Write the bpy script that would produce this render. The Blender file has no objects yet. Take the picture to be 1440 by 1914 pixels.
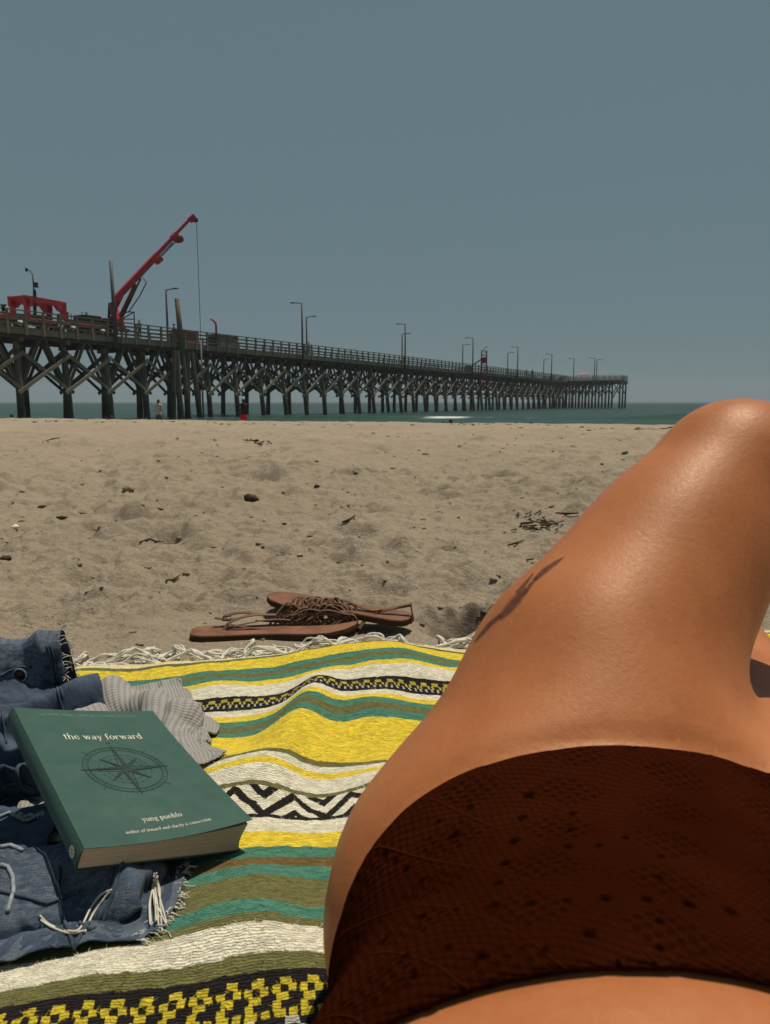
import bpy, bmesh, math, random
import numpy as np
from mathutils import Vector, Matrix, Euler
R = math.radians
random.seed(7); rng = np.random.default_rng(11)
scene = bpy.context.scene
col = scene.collection

# ---------------------------------------------------------------- camera
CAMZ, FPX, PITCH = 0.42, 1440.0, R(8.103)
cd = bpy.data.cameras.new('camera'); cam = bpy.data.objects.new('camera', cd); col.objects.link(cam)
cam.location = (0, 0, CAMZ); cam.rotation_euler = (R(90) - PITCH, 0, 0)
cd.sensor_fit = 'VERTICAL'; cd.sensor_height = 36.0; cd.lens = 36.0 * FPX / 1914.0
cd.clip_start = 0.02; cd.clip_end = 20000
cd.dof.use_dof = True; cd.dof.focus_distance = 1.35; cd.dof.aperture_fstop = 20
scene.camera = cam

# ---------------------------------------------------------------- light
SUN_EL, SUN_AZ = R(73), R(40)          # azimuth from +Y towards +X
sd = Vector((math.sin(SUN_AZ)*math.cos(SUN_EL), math.cos(SUN_AZ)*math.cos(SUN_EL), math.sin(SUN_EL)))
w = bpy.data.worlds.new('World'); scene.world = w; w.use_nodes = True
nt = w.node_tree; nt.nodes.clear()
sky = nt.nodes.new('ShaderNodeTexSky'); sky.sky_type = 'NISHITA'; sky.sun_disc = False
sky.sun_elevation = SUN_EL; sky.sun_rotation = SUN_AZ
sky.air_density = 1.0; sky.dust_density = 0.8; sky.ozone_density = 0.3; sky.altitude = 0
bg = nt.nodes.new('ShaderNodeBackground'); bg.inputs['Strength'].default_value = 0.05
ou = nt.nodes.new('ShaderNodeOutputWorld')
hz = nt.nodes.new('ShaderNodeMix'); hz.data_type = 'RGBA'; hz.inputs[0].default_value = 0.82     # even summer haze all round the sky
hz.inputs[7].default_value = (3.35, 4.95, 5.55, 1); nt.links.new(sky.outputs[0], hz.inputs[6])
nt.links.new(hz.outputs[2], bg.inputs[0]); nt.links.new(bg.outputs[0], ou.inputs[0])
sl = bpy.data.lights.new('sun', 'SUN'); sl.energy = 5.0; sl.angle = R(0.53); sl.color = (1.0, 0.91, 0.76)
so = bpy.data.objects.new('sun', sl); col.objects.link(so); so.location = (-5, 10, 30)
so.rotation_euler = (-sd).to_track_quat('-Z', 'Y').to_euler()
vs = scene.view_settings; vs.view_transform = 'Standard'; vs.look = 'None'; vs.gamma = 1; vs.use_curve_mapping = False
vs.exposure = -0.32
scene.cycles.max_bounces = 6; scene.cycles.use_denoising = True

# ---------------------------------------------------------------- helpers
CP, SP = math.cos(PITCH), math.sin(PITCH)
def pix_ray(px, py):
    a = (px - 720) / FPX; b = (957 - py) / FPX
    return np.array([a, CP + b*SP, b*CP - SP])
def at_depth(px, py, Y):            # the point seen at a pixel, at forward distance Y
    r = pix_ray(px, py); r = r * (Y / r[1]); return np.array([r[0], r[1], r[2] + CAMZ])
def on_z(px, py, z):                # ... on the level z
    r = pix_ray(px, py); r = r * ((z - CAMZ) / r[2]); return np.array([r[0], r[1], z])

def hash2(ix, iy, seed):
    h = (ix.astype(np.int64)*374761393 + iy.astype(np.int64)*668265263 + seed*974634777) & 0xffffffff
    h = ((h ^ (h >> 13)) * 1274126177) & 0xffffffff
    return ((h ^ (h >> 16)) & 0xffff) / 65535.0
def vnoise(x, y, seed=0):
    ix = np.floor(x); iy = np.floor(y); fx = x - ix; fy = y - iy
    fx = fx*fx*fx*(fx*(fx*6-15)+10); fy = fy*fy*fy*(fy*(fy*6-15)+10)
    a = hash2(ix, iy, seed); b = hash2(ix+1, iy, seed); c = hash2(ix, iy+1, seed); d = hash2(ix+1, iy+1, seed)
    return (a*(1-fx)+b*fx)*(1-fy) + (c*(1-fx)+d*fx)*fy - 0.5
def fbm(x, y, seed=0, o=4):
    s = 0; a = 1.0
    for k in range(o):
        s = s + a*vnoise(x*1.0, y*1.0, seed+k*17); a *= 0.5; x = x*2.03+1.7; y = y*2.03-3.1
    return s

class MB:
    def __init__(s): s.v = []; s.f = []; s.uv = None
    def add(s, v, f):
        o = len(s.v); s.v += [tuple(map(float, p)) for p in v]; s.f += [tuple(i+o for i in q) for q in f]; return s
    def box(s, c, size, M=None):
        x, y, z = [q/2 for q in size]
        v = [(-x,-y,-z),(x,-y,-z),(x,y,-z),(-x,y,-z),(-x,-y,z),(x,-y,z),(x,y,z),(-x,y,z)]
        if M is not None: v = [M @ Vector(p) for p in v]
        v = [(p[0]+c[0], p[1]+c[1], p[2]+c[2]) for p in v]
        return s.add(v, [(0,3,2,1),(4,5,6,7),(0,1,5,4),(1,2,6,5),(2,3,7,6),(3,0,4,7)])
    def beam(s, p0, p1, wd, ht, up=(0,0,1)):
        p0 = Vector(p0); p1 = Vector(p1); d = (p1-p0); L = d.length; d.normalize(); up = Vector(up)
        sx = d.cross(up).normalized(); uz = sx.cross(d).normalized()
        M = Matrix((d, sx, uz)).transposed()
        return s.box((p0+p1)/2, (L, wd, ht), M)
    def tube(s, pts, rad, n=8, cap=True, flat=1.0, upv=None):
        pts = [Vector(p) for p in pts]; m = len(pts)
        if not hasattr(rad, '__len__'): rad = [rad]*m
        t0 = (pts[1]-pts[0]).normalized()
        nrm = Vector(upv) if upv is not None else (Vector((0,0,1)) if abs(t0.z) < .9 else Vector((1,0,0)))
        V = []; F = []
        for i, p in enumerate(pts):
            t = (pts[min(i+1, m-1)] - pts[max(i-1, 0)]).normalized()
            if upv is not None: nrm = Vector(upv)
            nrm = (nrm - t*nrm.dot(t)); nrm = nrm.normalized() if nrm.length > 1e-6 else t.orthogonal().normalized()
            b = t.cross(nrm)
            for k in range(n):
                a = 2*math.pi*k/n
                V.append(p + (b*math.cos(a) + nrm*math.sin(a)*flat)*rad[i])
        for i in range(m-1):
            for k in range(n):
                F.append((i*n+k, i*n+(k+1) % n, (i+1)*n+(k+1) % n, (i+1)*n+k))
        if cap: F.append(tuple(range(n-1, -1, -1))); F.append(tuple((m-1)*n+k for k in range(n)))
        return s.add(V, F)
    def sphere(s, c, r, nu=12, nv=8, M=None):
        rx, ry, rz = (r, r, r) if not hasattr(r, '__len__') else r
        V = [(0,0,-rz)]; F = []
        for j in range(1, nv):
            ph = -math.pi/2 + math.pi*j/nv
            for i in range(nu):
                a = 2*math.pi*i/nu; V.append((rx*math.cos(ph)*math.cos(a), ry*math.cos(ph)*math.sin(a), rz*math.sin(ph)))
        V.append((0,0,rz)); T = len(V)-1
        for i in range(nu): F.append((0, 1+(i+1) % nu, 1+i))
        for j in range(nv-2):
            for i in range(nu): F.append((1+j*nu+i, 1+j*nu+(i+1) % nu, 1+(j+1)*nu+(i+1) % nu, 1+(j+1)*nu+i))
        for i in range(nu): F.append((T, 1+(nv-2)*nu+i, 1+(nv-2)*nu+(i+1) % nu))
        if M is not None: V = [M @ Vector(p) for p in V]
        return s.add([(p[0]+c[0], p[1]+c[1], p[2]+c[2]) for p in V], F)
    def mesh(s, name, smooth=False):
        me = bpy.data.meshes.new(name); me.from_pydata(s.v, [], s.f)
        if smooth: me.shade_smooth()
        return me
    def build(s, name, mat, parent=None, smooth=False):
        return link(s.mesh(name, smooth), name, mat, parent)

def link(me, name, mat=None, parent=None, M=None):
    o = bpy.data.objects.new(name, me); col.objects.link(o)
    if mat is not None and (not me.materials): me.materials.append(mat)
    if M is not None: o.matrix_basis = M
    if parent is not None: par(o, parent)
    return o
ABS = {}
def par(o, p):                      # children are written in world coordinates
    o.parent = p; o.matrix_parent_inverse = Matrix.Translation(-abs_loc(p))
def abs_loc(p):
    v = Vector(p.location)
    while p.parent is not None: p = p.parent; return v if p is None else (Vector((0,0,0)) if False else _al(v, p))
    return v
def _al(v, p): return v             # sub-parents sit in world coordinates already
def thing(name, label, cat, loc=(0,0,0), group=None):
    o = bpy.data.objects.new(name, None); col.objects.link(o); o.location = loc; o.empty_display_size = .1
    return tag(o, label, cat, group)
def tag(o, label, cat, group=None):
    o['label'] = label; o['category'] = cat
    if group: o['group'] = group
    return o
def gridmesh(name, P, closed_u=False, smooth=True, uv=None):     # P: (n, m, 3)
    n, m = P.shape[:2]
    me = bpy.data.meshes.new(name)
    i, j = np.meshgrid(np.arange(n-1), np.arange(m if closed_u else m-1), indexing='ij')
    j2 = (j+1) % m
    q = np.stack([i*m+j, i*m+j2, (i+1)*m+j2, (i+1)*m+j], -1).reshape(-1, 4)
    me.vertices.add(n*m); me.vertices.foreach_set('co', P.reshape(-1).astype(np.float32))
    me.loops.add(q.size); me.loops.foreach_set('vertex_index', q.reshape(-1).astype(np.int32))
    me.polygons.add(len(q)); me.polygons.foreach_set('loop_start', np.arange(0, q.size, 4, dtype=np.int32))
    me.polygons.foreach_set('loop_total', np.full(len(q), 4, dtype=np.int32))
    if uv is not None:
        l = me.uv_layers.new(name='UVMap'); l.data.foreach_set('uv', uv.reshape(-1, 2)[q.reshape(-1)].reshape(-1).astype(np.float32))
    me.update(calc_edges=True); me.validate()
    if smooth: me.shade_smooth()
    return me
def trimesh(name, V, F, smooth=True):
    me = bpy.data.meshes.new(name); F = np.asarray(F); k = F.shape[1]
    me.vertices.add(len(V)); me.vertices.foreach_set('co', np.asarray(V, np.float32).reshape(-1))
    me.loops.add(F.size); me.loops.foreach_set('vertex_index', F.reshape(-1).astype(np.int32))
    me.polygons.add(len(F)); me.polygons.foreach_set('loop_start', np.arange(0, F.size, k, dtype=np.int32))
    me.polygons.foreach_set('loop_total', np.full(len(F), k, dtype=np.int32))
    me.update(calc_edges=True); me.validate()
    if smooth: me.shade_smooth()
    return me

# ---- node helper
class NT:
    def __init__(s, name):
        s.m = bpy.data.materials.new(name); s.m.use_nodes = True; s.t = s.m.node_tree; s.t.nodes.clear()
        s.out = s.t.nodes.new('ShaderNodeOutputMaterial'); s.b = s.t.nodes.new('ShaderNodeBsdfPrincipled')
        s.t.links.new(s.b.outputs[0], s.out.inputs[0])
    def n(s, typ, **kw):
        nd = s.t.nodes.new(typ)
        for k, v in kw.items(): setattr(nd, k, v)
        return nd
    def set(s, sock, v):
        if hasattr(v, 'is_linked') or isinstance(v, bpy.types.NodeSocket): s.t.links.new(v, sock)
        else:
            if sock.type == 'RGBA' and len(v) == 3: v = (*v, 1)
            sock.default_value = v
    def math(s, op, a, b=None, c=None, clamp=False):
        nd = s.n('ShaderNodeMath', operation=op); nd.use_clamp = clamp; s.set(nd.inputs[0], a)
        if b is not None: s.set(nd.inputs[1], b)
        if c is not None: s.set(nd.inputs[2], c)
        return nd.outputs[0]
    def mix(s, f, a, b, mode='MIX'):
        nd = s.n('ShaderNodeMix', data_type='RGBA', blend_type=mode); s.set(nd.inputs[0], f); s.set(nd.inputs[6], a); s.set(nd.inputs[7], b)
        return nd.outputs[2]
    def coord(s, which='Object'): return s.n('ShaderNodeTexCoord').outputs[which]
    def noise(s, vec, scale, detail=3, rough=.55, dist=0):
        nd = s.n('ShaderNodeTexNoise'); s.set(nd.inputs['Vector'], vec)
        nd.inputs['Scale'].default_value = scale; nd.inputs['Detail'].default_value = detail
        nd.inputs['Roughness'].default_value = rough; nd.inputs['Distortion'].default_value = dist
        return nd.outputs['Fac']
    def voro(s, vec, scale, feature='F1', out='Distance'):
        nd = s.n('ShaderNodeTexVoronoi', feature=feature); s.set(nd.inputs['Vector'], vec); nd.inputs['Scale'].default_value = scale
        return nd.outputs[out]
    def ramp(s, f, stops, interp='LINEAR'):
        nd = s.n('ShaderNodeValToRGB'); cr = nd.color_ramp; cr.interpolation = interp; s.set(nd.inputs[0], f)
        while len(cr.elements) < len(stops): cr.elements.new(0.5)
        for e, (p, c) in zip(cr.elements, stops):
            e.position = p; e.color = (c, c, c, 1) if not hasattr(c, '__len__') else (*c, 1)[:4]
        return nd.outputs[0]
    def mapr(s, v, a, b, c, d, clamp=True):
        nd = s.n('ShaderNodeMapRange'); nd.clamp = clamp; s.set(nd.inputs[0], v)
        for k, q in zip((1, 2, 3, 4), (a, b, c, d)): nd.inputs[k].default_value = q
        return nd.outputs[0]
    def vscale(s, vec, sc):
        nd = s.n('ShaderNodeMapping'); s.set(nd.inputs[0], vec); nd.inputs['Scale'].default_value = sc; return nd.outputs[0]
    def bump(s, h, strength=.3, dist=.01, normal=None):
        nd = s.n('ShaderNodeBump'); s.set(nd.inputs['Height'], h); nd.inputs['Strength'].default_value = strength
        nd.inputs['Distance'].default_value = dist
        if normal is not None: s.set(nd.inputs['Normal'], normal)
        return nd.outputs[0]
    def fin(s, color=None, rough=None, normal=None, spec=None, metal=None):
        if color is not None: s.set(s.b.inputs['Base Color'], color)
        if rough is not None: s.set(s.b.inputs['Roughness'], rough)
        if normal is not None: s.set(s.b.inputs['Normal'], normal)
        if spec is not None: s.b.inputs['Specular IOR Level'].default_value = spec
        if metal is not None: s.b.inputs['Metallic'].default_value = metal
        return s.m
def sep(N, vec):
    nd = N.n('ShaderNodeSeparateXYZ'); N.set(nd.inputs[0], vec); return nd.outputs
def geo_pos(N): return N.n('ShaderNodeNewGeometry').outputs['Position']

def paint(name, c, rough=.5, var=.25, scale=6, spec=.4, metal=0):
    N = NT(name); p = N.coord('Object'); f = N.noise(p, scale, 4, .6)
    cc = N.mix(N.mapr(f, .3, .7, 0, 1), [q*(1-var) for q in c], [min(1, q*(1+var)) for q in c])
    r = N.mapr(f, .3, .7, max(0, rough-.08), min(1, rough+.08))
    return N.fin(cc, r, N.bump(N.noise(p, scale*6, 3), .12, .01), spec, metal)
# ---------------------------------------------------------------- sand
SHORE = np.array([0.46, 0.888])          # towards the sea
def sand_base(x, y):
    s = SHORE[0]*x + SHORE[1]*y; l = SHORE[1]*x - SHORE[0]*y
    h = 0.03*np.exp(-((s-13.3)/2.6)**2) + 0.004*np.clip(l+2, -14, 10) * np.clip(s/13, 0, 1)
    d = np.clip(s-14.0, 0, None)
    h = h - 0.052*(d - 2.2*(1-np.exp(-d/2.2)))
    return np.maximum(h, -3.2)
def sand_fine(x, y):
    r = np.hypot(x, y)
    near = np.clip((y - 0.95)/0.5, 0, 1)
    h = 0.035*fbm(x*0.55, y*0.55, 3, 3)
    h = h + near*0.044*fbm(x*1.9+.3, y*1.9, 21, 3)*(0.4+.6*np.clip(r/6, 0, 1))
    m = fbm(x*0.9, y*0.9, 77, 2)
    h = h + near*0.028*fbm(x*8, y*8, 41, 4)*np.clip(.5+1.6*m, .1, 1.3)
    ch = np.clip(.55+2.2*fbm(x*.55+9, y*.55, 131, 2), .12, 1.5)                       # how churned the sand is
    rd = lambda f, sd_: np.abs(vnoise(x*f+.7*vnoise(x*f*.6, y*f*.6, sd_+1), y*f+.7*vnoise(x*f*.6+7, y*f*.6, sd_+2), sd_))
    h = h + near*ch*(.040*(.22-rd(3.3, 141)) + .035*(.2-rd(7.5, 151)) + .017*(.2-rd(17, 161))*np.clip((13-r)/8, 0, 1))
    h = h + near*0.013*fbm(x*34, y*34, 55, 3)*np.clip((12-r)/8, 0, 1)
    return h
def build_sand():
    r = np.concatenate([.30*np.exp(np.linspace(0, math.log(1.2/.30), 60))[:-1], 1.2*np.exp(np.linspace(0, math.log(16/1.2), 900)), 16*np.exp(np.linspace(0, math.log(75/16), 110))[1:]])
    ang = np.concatenate([np.linspace(-180, -44, 45)[:-1], np.linspace(-44, 44, 690), np.linspace(44, 180, 45)[1:]])
    a = np.radians(ang)
    Rr, A = np.meshgrid(r, a, indexing='ij')
    X = Rr*np.sin(A); Y = Rr*np.cos(A)
    Z = sand_base(X, Y)
    mask = np.clip((16.5 - (SHORE[0]*X+SHORE[1]*Y))/3, .0, 1)
    Z = Z + sand_fine(X, Y)*(.15+.85*mask)
    # footprints and kicked-up hollows
    n = 5200
    pr = 1.25*np.exp(rng.random(n)**.8*math.log(22/1.25)); pa = np.radians(rng.uniform(-46, 46, n))
    for k in range(n):
        x0, y0 = pr[k]*math.sin(pa[k]), pr[k]*math.cos(pa[k])
        if y0 < 1.3 and abs(x0) < 1.2: continue
        if rng.random() > .35 + 1.2*(vnoise(np.array([x0*.7]), np.array([y0*.7]), 9)[0]+.5): continue
        R0 = (.014+.075*rng.random()**1.8)*(.7+.6*min(1, pr[k]/6)); dep = R0*rng.uniform(.10, .36)*(1 if rng.random() < .72 else -.7)
        el = rng.uniform(1, 2.2); th = rng.uniform(0, math.pi); W = R0*el*3.2
        i0, i1 = np.searchsorted(r, [pr[k]-W, pr[k]+W]); da = W/pr[k]
        j0, j1 = np.searchsorted(a, [pa[k]-da, pa[k]+da])
        dx = X[i0:i1, j0:j1]-x0; dy = Y[i0:i1, j0:j1]-y0
        u = (dx*math.cos(th)+dy*math.sin(th))/el; v = -dx*math.sin(th)+dy*math.cos(th)
        q = (u*u+v*v)/(R0*R0)
        Z[i0:i1, j0:j1] += -dep*np.exp(-(q*1.1)**1.7) + .40*dep*np.exp(-(np.sqrt(q)-1.45)**2*5)
    # flatten under the blanket and the body
    fl = np.clip((1.30-np.maximum(np.abs(X-.1)*.9, Y))/.12, 0, 1)*(Y > -1.2)
    Z = Z*(1-fl*.8) - .012*fl
    sl_ = np.exp(-((X+.15)/.36)**4-((Y-1.38)/.13)**4); Z = Z*(1-sl_*.85)
    eg_ = np.exp(-((Y-1.27-.167*X)/.09)**2)*(np.abs(X) < .9); Z = Z*(1-eg_*.8)
    # dug hole beside the sandals
    px, py = 0.155, 1.415
    q = ((X-px)/.082)**2 + ((Y-py)/.075)**2
    Z += -.050*np.exp(-q**2)*(1+.35*fbm(X*60, Y*60, 301, 2)) + .018*np.exp(-(np.sqrt(q)-1.32)**2*9)*np.clip((Y-py+.02)/.05+(X-px)/.1, 0, 1.3)*(1+.8*fbm(X*45, Y*45, 302, 2))
    me = gridmesh('beach_sand', np.stack([X, Y, Z], -1))
    # innermost disc
    return me, (r, a, Z)
def mat_sand():
    N = NT('sand'); p = N.coord('Object')
    big = N.noise(p, .7, 4, .6); mid = N.noise(p, 9, 4, .65); fine = N.noise(p, 130, 3, .75); grain = N.noise(p, 620, 2, .7)
    c = N.mix(N.mapr(big, .35, .68, 0, 1), (.368, .298, .222), (.430, .354, .268))
    c = N.mix(N.mapr(mid, .52, .78, 0, .45), c, (.262, .202, .144))
    c = N.mix(N.mapr(fine, .3, .75, 0, 1), N.mix(.6, c, (.17, .135, .09)), c)
    sp = N.voro(p, 260); c = N.mix(N.mapr(sp, .0, .16, .75, 0), c, (.09, .065, .045))
    sp2 = N.voro(N.vscale(p, (1.1, .93, 1)), 190); c = N.mix(N.mapr(sp2, .0, .11, .8, 0), c, (.62, .55, .44))
    # damp sand in the dug hole and on the wet beach face
    z = sep(N, geo_pos(N)); s = N.math('ADD', N.math('MULTIPLY', z[0], .46), N.math('MULTIPLY', z[1], .888))
    wet = N.mapr(s, 24, 30, 0, .8)
    c = N.mix(wet, c, (.10, .08, .058))
    dx = N.math('SUBTRACT', z[0], .175); dy = N.math('SUBTRACT', z[1], 1.44)
    d = N.math('SQRT', N.math('ADD', N.math('MULTIPLY', dx, dx), N.math('MULTIPLY', dy, dy)))
    d = N.math('ADD', d, N.math('MULTIPLY', N.math('SUBTRACT', N.noise(p, 30, 3), .5), .09))
    c = N.mix(N.mapr(d, .05, .10, .75, 0), c, (.105, .080, .060))
    m2 = N.noise(p, 34, 5, .8); c = N.mix(N.mapr(m2, .52, .74, 0, .5), c, (.23, .178, .126)); c = N.mix(N.mapr(m2, .28, .42, .35, 0), c, (.47, .385, .28))
    h = N.math('ADD', N.math('MULTIPLY', N.noise(p, 22, 6, .8), 2.2), N.math('ADD', N.math('MULTIPLY', N.noise(p, 70, 4, .8), .8), N.math('MULTIPLY', grain, .25)))
    return N.fin(c, .95, N.bump(h, 1.0, .0065), .15)
M_SAND = mat_sand()
sand_me, SG = build_sand()
sand = link(sand_me, 'beach_sand', M_SAND); sand['kind'] = 'structure'; sand['label'] = 'dry footprinted beach sand sloping to the sea'
def sand_z(x, y):
    r_, a_, Z_ = SG; rr = math.hypot(x, y); aa = math.atan2(x, y)
    i = min(max(np.searchsorted(r_, rr), 1), len(r_)-1); j = min(max(np.searchsorted(a_, aa), 1), len(a_)-1)
    return float(Z_[i-1:i+1, j-1:j+1].mean())

# ---------------------------------------------------------------- sea
SEAZ = CAMZ - 1.45
def build_sea():
    # rows run along the shore, spaced by their distance; far rows carry no relief
    s = np.concatenate([np.linspace(20, 140, 420), 140*np.exp(np.linspace(0, math.log(9000/140), 90))[1:]])
    l = np.concatenate([-120-np.exp(np.linspace(math.log(7000), 0, 40)), np.linspace(-120, 120, 320), 120+np.exp(np.linspace(0, math.log(7000), 40))])
    S, L = np.meshgrid(s, l, indexing='ij')
    X = SHORE[0]*S + SHORE[1]*L; Y = SHORE[1]*S - SHORE[0]*L
    f = np.clip((140-S)/60, 0, 1)*np.clip((130-np.abs(L))/20, 0, 1)
    Z = SEAZ + f*(.05*np.sin(S*.55+1.5*fbm(L*.05, S*.05, 5, 2)*4) + .09*fbm(S*.35, L*.09, 8, 3))
    # the breaking swell: a steep ridge along the shore, tallest where the crest turns white
    sc = 66 + 2.2*np.sin(L*.045+.6) ; d = S - sc
    amp = 1.0*np.clip((L+14)/16, 0, 1)*np.clip((75-L)/25, 0, 1) + .18
    Z += f*amp*np.where(d < 0, np.exp(-(d/1.5)**2), np.exp(-(d/4.2)**2))
    sc2 = 47 + 1.5*np.sin(L*.06+2.); d2 = S-sc2
    Z += f*.22*np.exp(-(d2/1.1)**2)*(.6+.8*vnoise(L*.12, S*0, 33))
    return gridmesh('sea', np.stack([X, Y, Z], -1)), None
def mat_sea():
    N = NT('sea_water'); p = geo_pos(N); z = sep(N, p)
    s = N.math('ADD', N.math('MULTIPLY', z[0], .46), N.math('MULTIPLY', z[1], .888))
    l = N.math('SUBTRACT', N.math('MULTIPLY', z[0], .888), N.math('MULTIPLY', z[1], .46))
    c = N.mix(N.mapr(s, 40, 400, 0, 1), (.024, .060, .045), (.005, .014, .015))
    v = N.n('ShaderNodeCombineXYZ'); N.set(v.inputs[0], N.math('MULTIPLY', l, .25)); N.set(v.inputs[1], s)
    streak = N.noise(v.outputs[0], .35, 5, .65)
    c = N.mix(N.mapr(streak, .42, .62, .25, 0), c, (.010, .026, .026))
    # foam on the crest of the swell (aerated water is white there)
    foam = N.noise(v.outputs[0], 2.2, 5, .7)
    sc = N.math('ADD', 66.0, N.math('MULTIPLY', 2.2, N.math('SINE', N.math('ADD', N.math('MULTIPLY', l, .045), .6))))
    ds = N.math('ABSOLUTE', N.math('SUBTRACT', N.math('SUBTRACT', s, sc), -.3))
    near = N.math('MULTIPLY', N.mapr(ds, .4, 1.5, 1, 0), N.mapr(N.math('ABSOLUTE', N.math('SUBTRACT', l, -27.0)), 0.9, 2.4, 1, 0))
    fo = N.math('MULTIPLY', near, N.mapr(foam, .32, .48, 0, 1), clamp=True)
    thin = N.math('MULTIPLY', N.math('MULTIPLY', N.mapr(ds, .2, 1.2, 1, 0), N.mapr(foam, .56, .66, 0, .45)), N.mapr(N.math('ABSOLUTE', N.math('SUBTRACT', l, -25.0)), 3, 9, 1, 0))
    fo = N.math('MAXIMUM', fo, thin)
    c = N.mix(fo, c, (.72, .74, .70))
    h = N.math('ADD', N.noise(v.outputs[0], .9, 6, .7), N.math('MULTIPLY', N.noise(v.outputs[0], 4, 4, .7), .3))
    N.b.inputs['IOR'].default_value = 1.33
    return N.fin(c, N.mapr(fo, 0, 1, .32, .9), N.bump(h, .5, .25), .2)
sea = link(build_sea()[0], 'sea', mat_sea()); sea['kind'] = 'structure'; sea['label'] = 'grey green sea with a low breaking swell'
# ---------------------------------------------------------------- pier
def mat_wood(name, c0, c1, wetz=None, rough=.85):
    N = NT(name); p = N.coord('Object'); g = geo_pos(N)
    oi = N.n('ShaderNodeObjectInfo').outputs['Random']
    grain = N.noise(N.vscale(p, (1, 1, 1)), 3.5, 5, .7)
    f = N.math('ADD', N.math('MULTIPLY', grain, .7), N.math('MULTIPLY', oi, .45))
    c = N.mix(N.mapr(f, .25, .9, 0, 1), c0, c1)
    if wetz is not None:
        z = sep(N, g)[2]; zz = N.math('ADD', z, N.math('MULTIPLY', N.noise(g, 1.3, 3), 1.4))
        c = N.mix(N.mapr(zz, wetz, wetz+1.5, .8, 0), c, (.022, .024, .020))
    return N.fin(c, rough, N.bump(N.noise(N.vscale(p, (8, 8, 2)), 4, 4, .7), .4, .02), .25)
W_PILE = mat_wood('weathered_pile', (.085, .074, .056), (.170, .146, .110), wetz=.7)
W_BRACE = mat_wood('weathered_brace', (.135, .118, .085), (.300, .262, .190))
W_DARK = mat_wood('dark_timber', (.060, .050, .038), (.125, .104, .078))
W_RAIL = mat_wood('grey_rail', (.150, .124, .092), (.290, .242, .178))
PD = np.array([.46, .888]); PD /= np.linalg.norm(PD); PN = np.array([-PD[1], PD[0]])   # along, and across (away from the viewer)
P0 = np.array([-55.4, 0.0])
def pl(Z): return np.array([P0[0] + .518*Z, Z])       # front rail line at forward distance Z
def pxz(x): return 55.4/(.518 - (x-720)/1440)         # forward distance of the front line at image column x
PW = 5.33
HZ = lambda h: CAMZ + h
RAIL, DECK, FASC, CAPB, LOWJ, TOPJ = HZ(6.5), HZ(5.35), HZ(4.84), HZ(4.30), HZ(0.85), HZ(3.85)
pier = thing('fishing_pier', 'long weathered timber fishing pier on braced piles running out to sea', 'pier', (*pl(60), SEAZ))
ub = MB().box((0,0,0), (1,1,1)).mesh('timber')
TM = {}
def timber(p0, p1, wd, ht, name, mat, parent=pier, up=(0,0,1)):
    if mat.name not in TM:
        m = ub.copy(); m.materials.append(mat); TM[mat.name] = m
    p0 = Vector(p0); p1 = Vector(p1); d = p1-p0; L = d.length; d.normalize(); sx = d.cross(Vector(up)).normalized(); uz = sx.cross(d)
    M = Matrix((d*L, sx*wd, uz*ht)).transposed().to_4x4(); M.translation = (p0+p1)/2
    o = bpy.data.objects.new(name, TM[mat.name]); col.objects.link(o); par(o, parent); o.matrix_basis = M
    return o
cyl = MB().tube([(0,0,0), (0,0,.5), (0,0,1)], [1.12, 1.0, .86], 12).mesh('pile', True); cyl.materials.append(W_PILE)
def pile(b, t, r, name='pile', parent=pier):
    b = Vector(b); t = Vector(t); d = t-b; L = d.length
    M = d.to_track_quat('Z', 'Y').to_matrix().to_4x4() @ Matrix.Diagonal((r, r, L, 1)); M.translation = b
    o = bpy.data.objects.new(name, cyl); col.objects.link(o); par(o, parent); o.matrix_basis = M
    return o
def v3(a, z): return Vector((a[0], a[1], z))
dZ = 3.65; ZEND = 195.0
bents = [60.0 + dZ*k for k in range(-4, 37)]
SB = SEAZ - 1.6
r_ = random.Random(5)
prev = None
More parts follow.
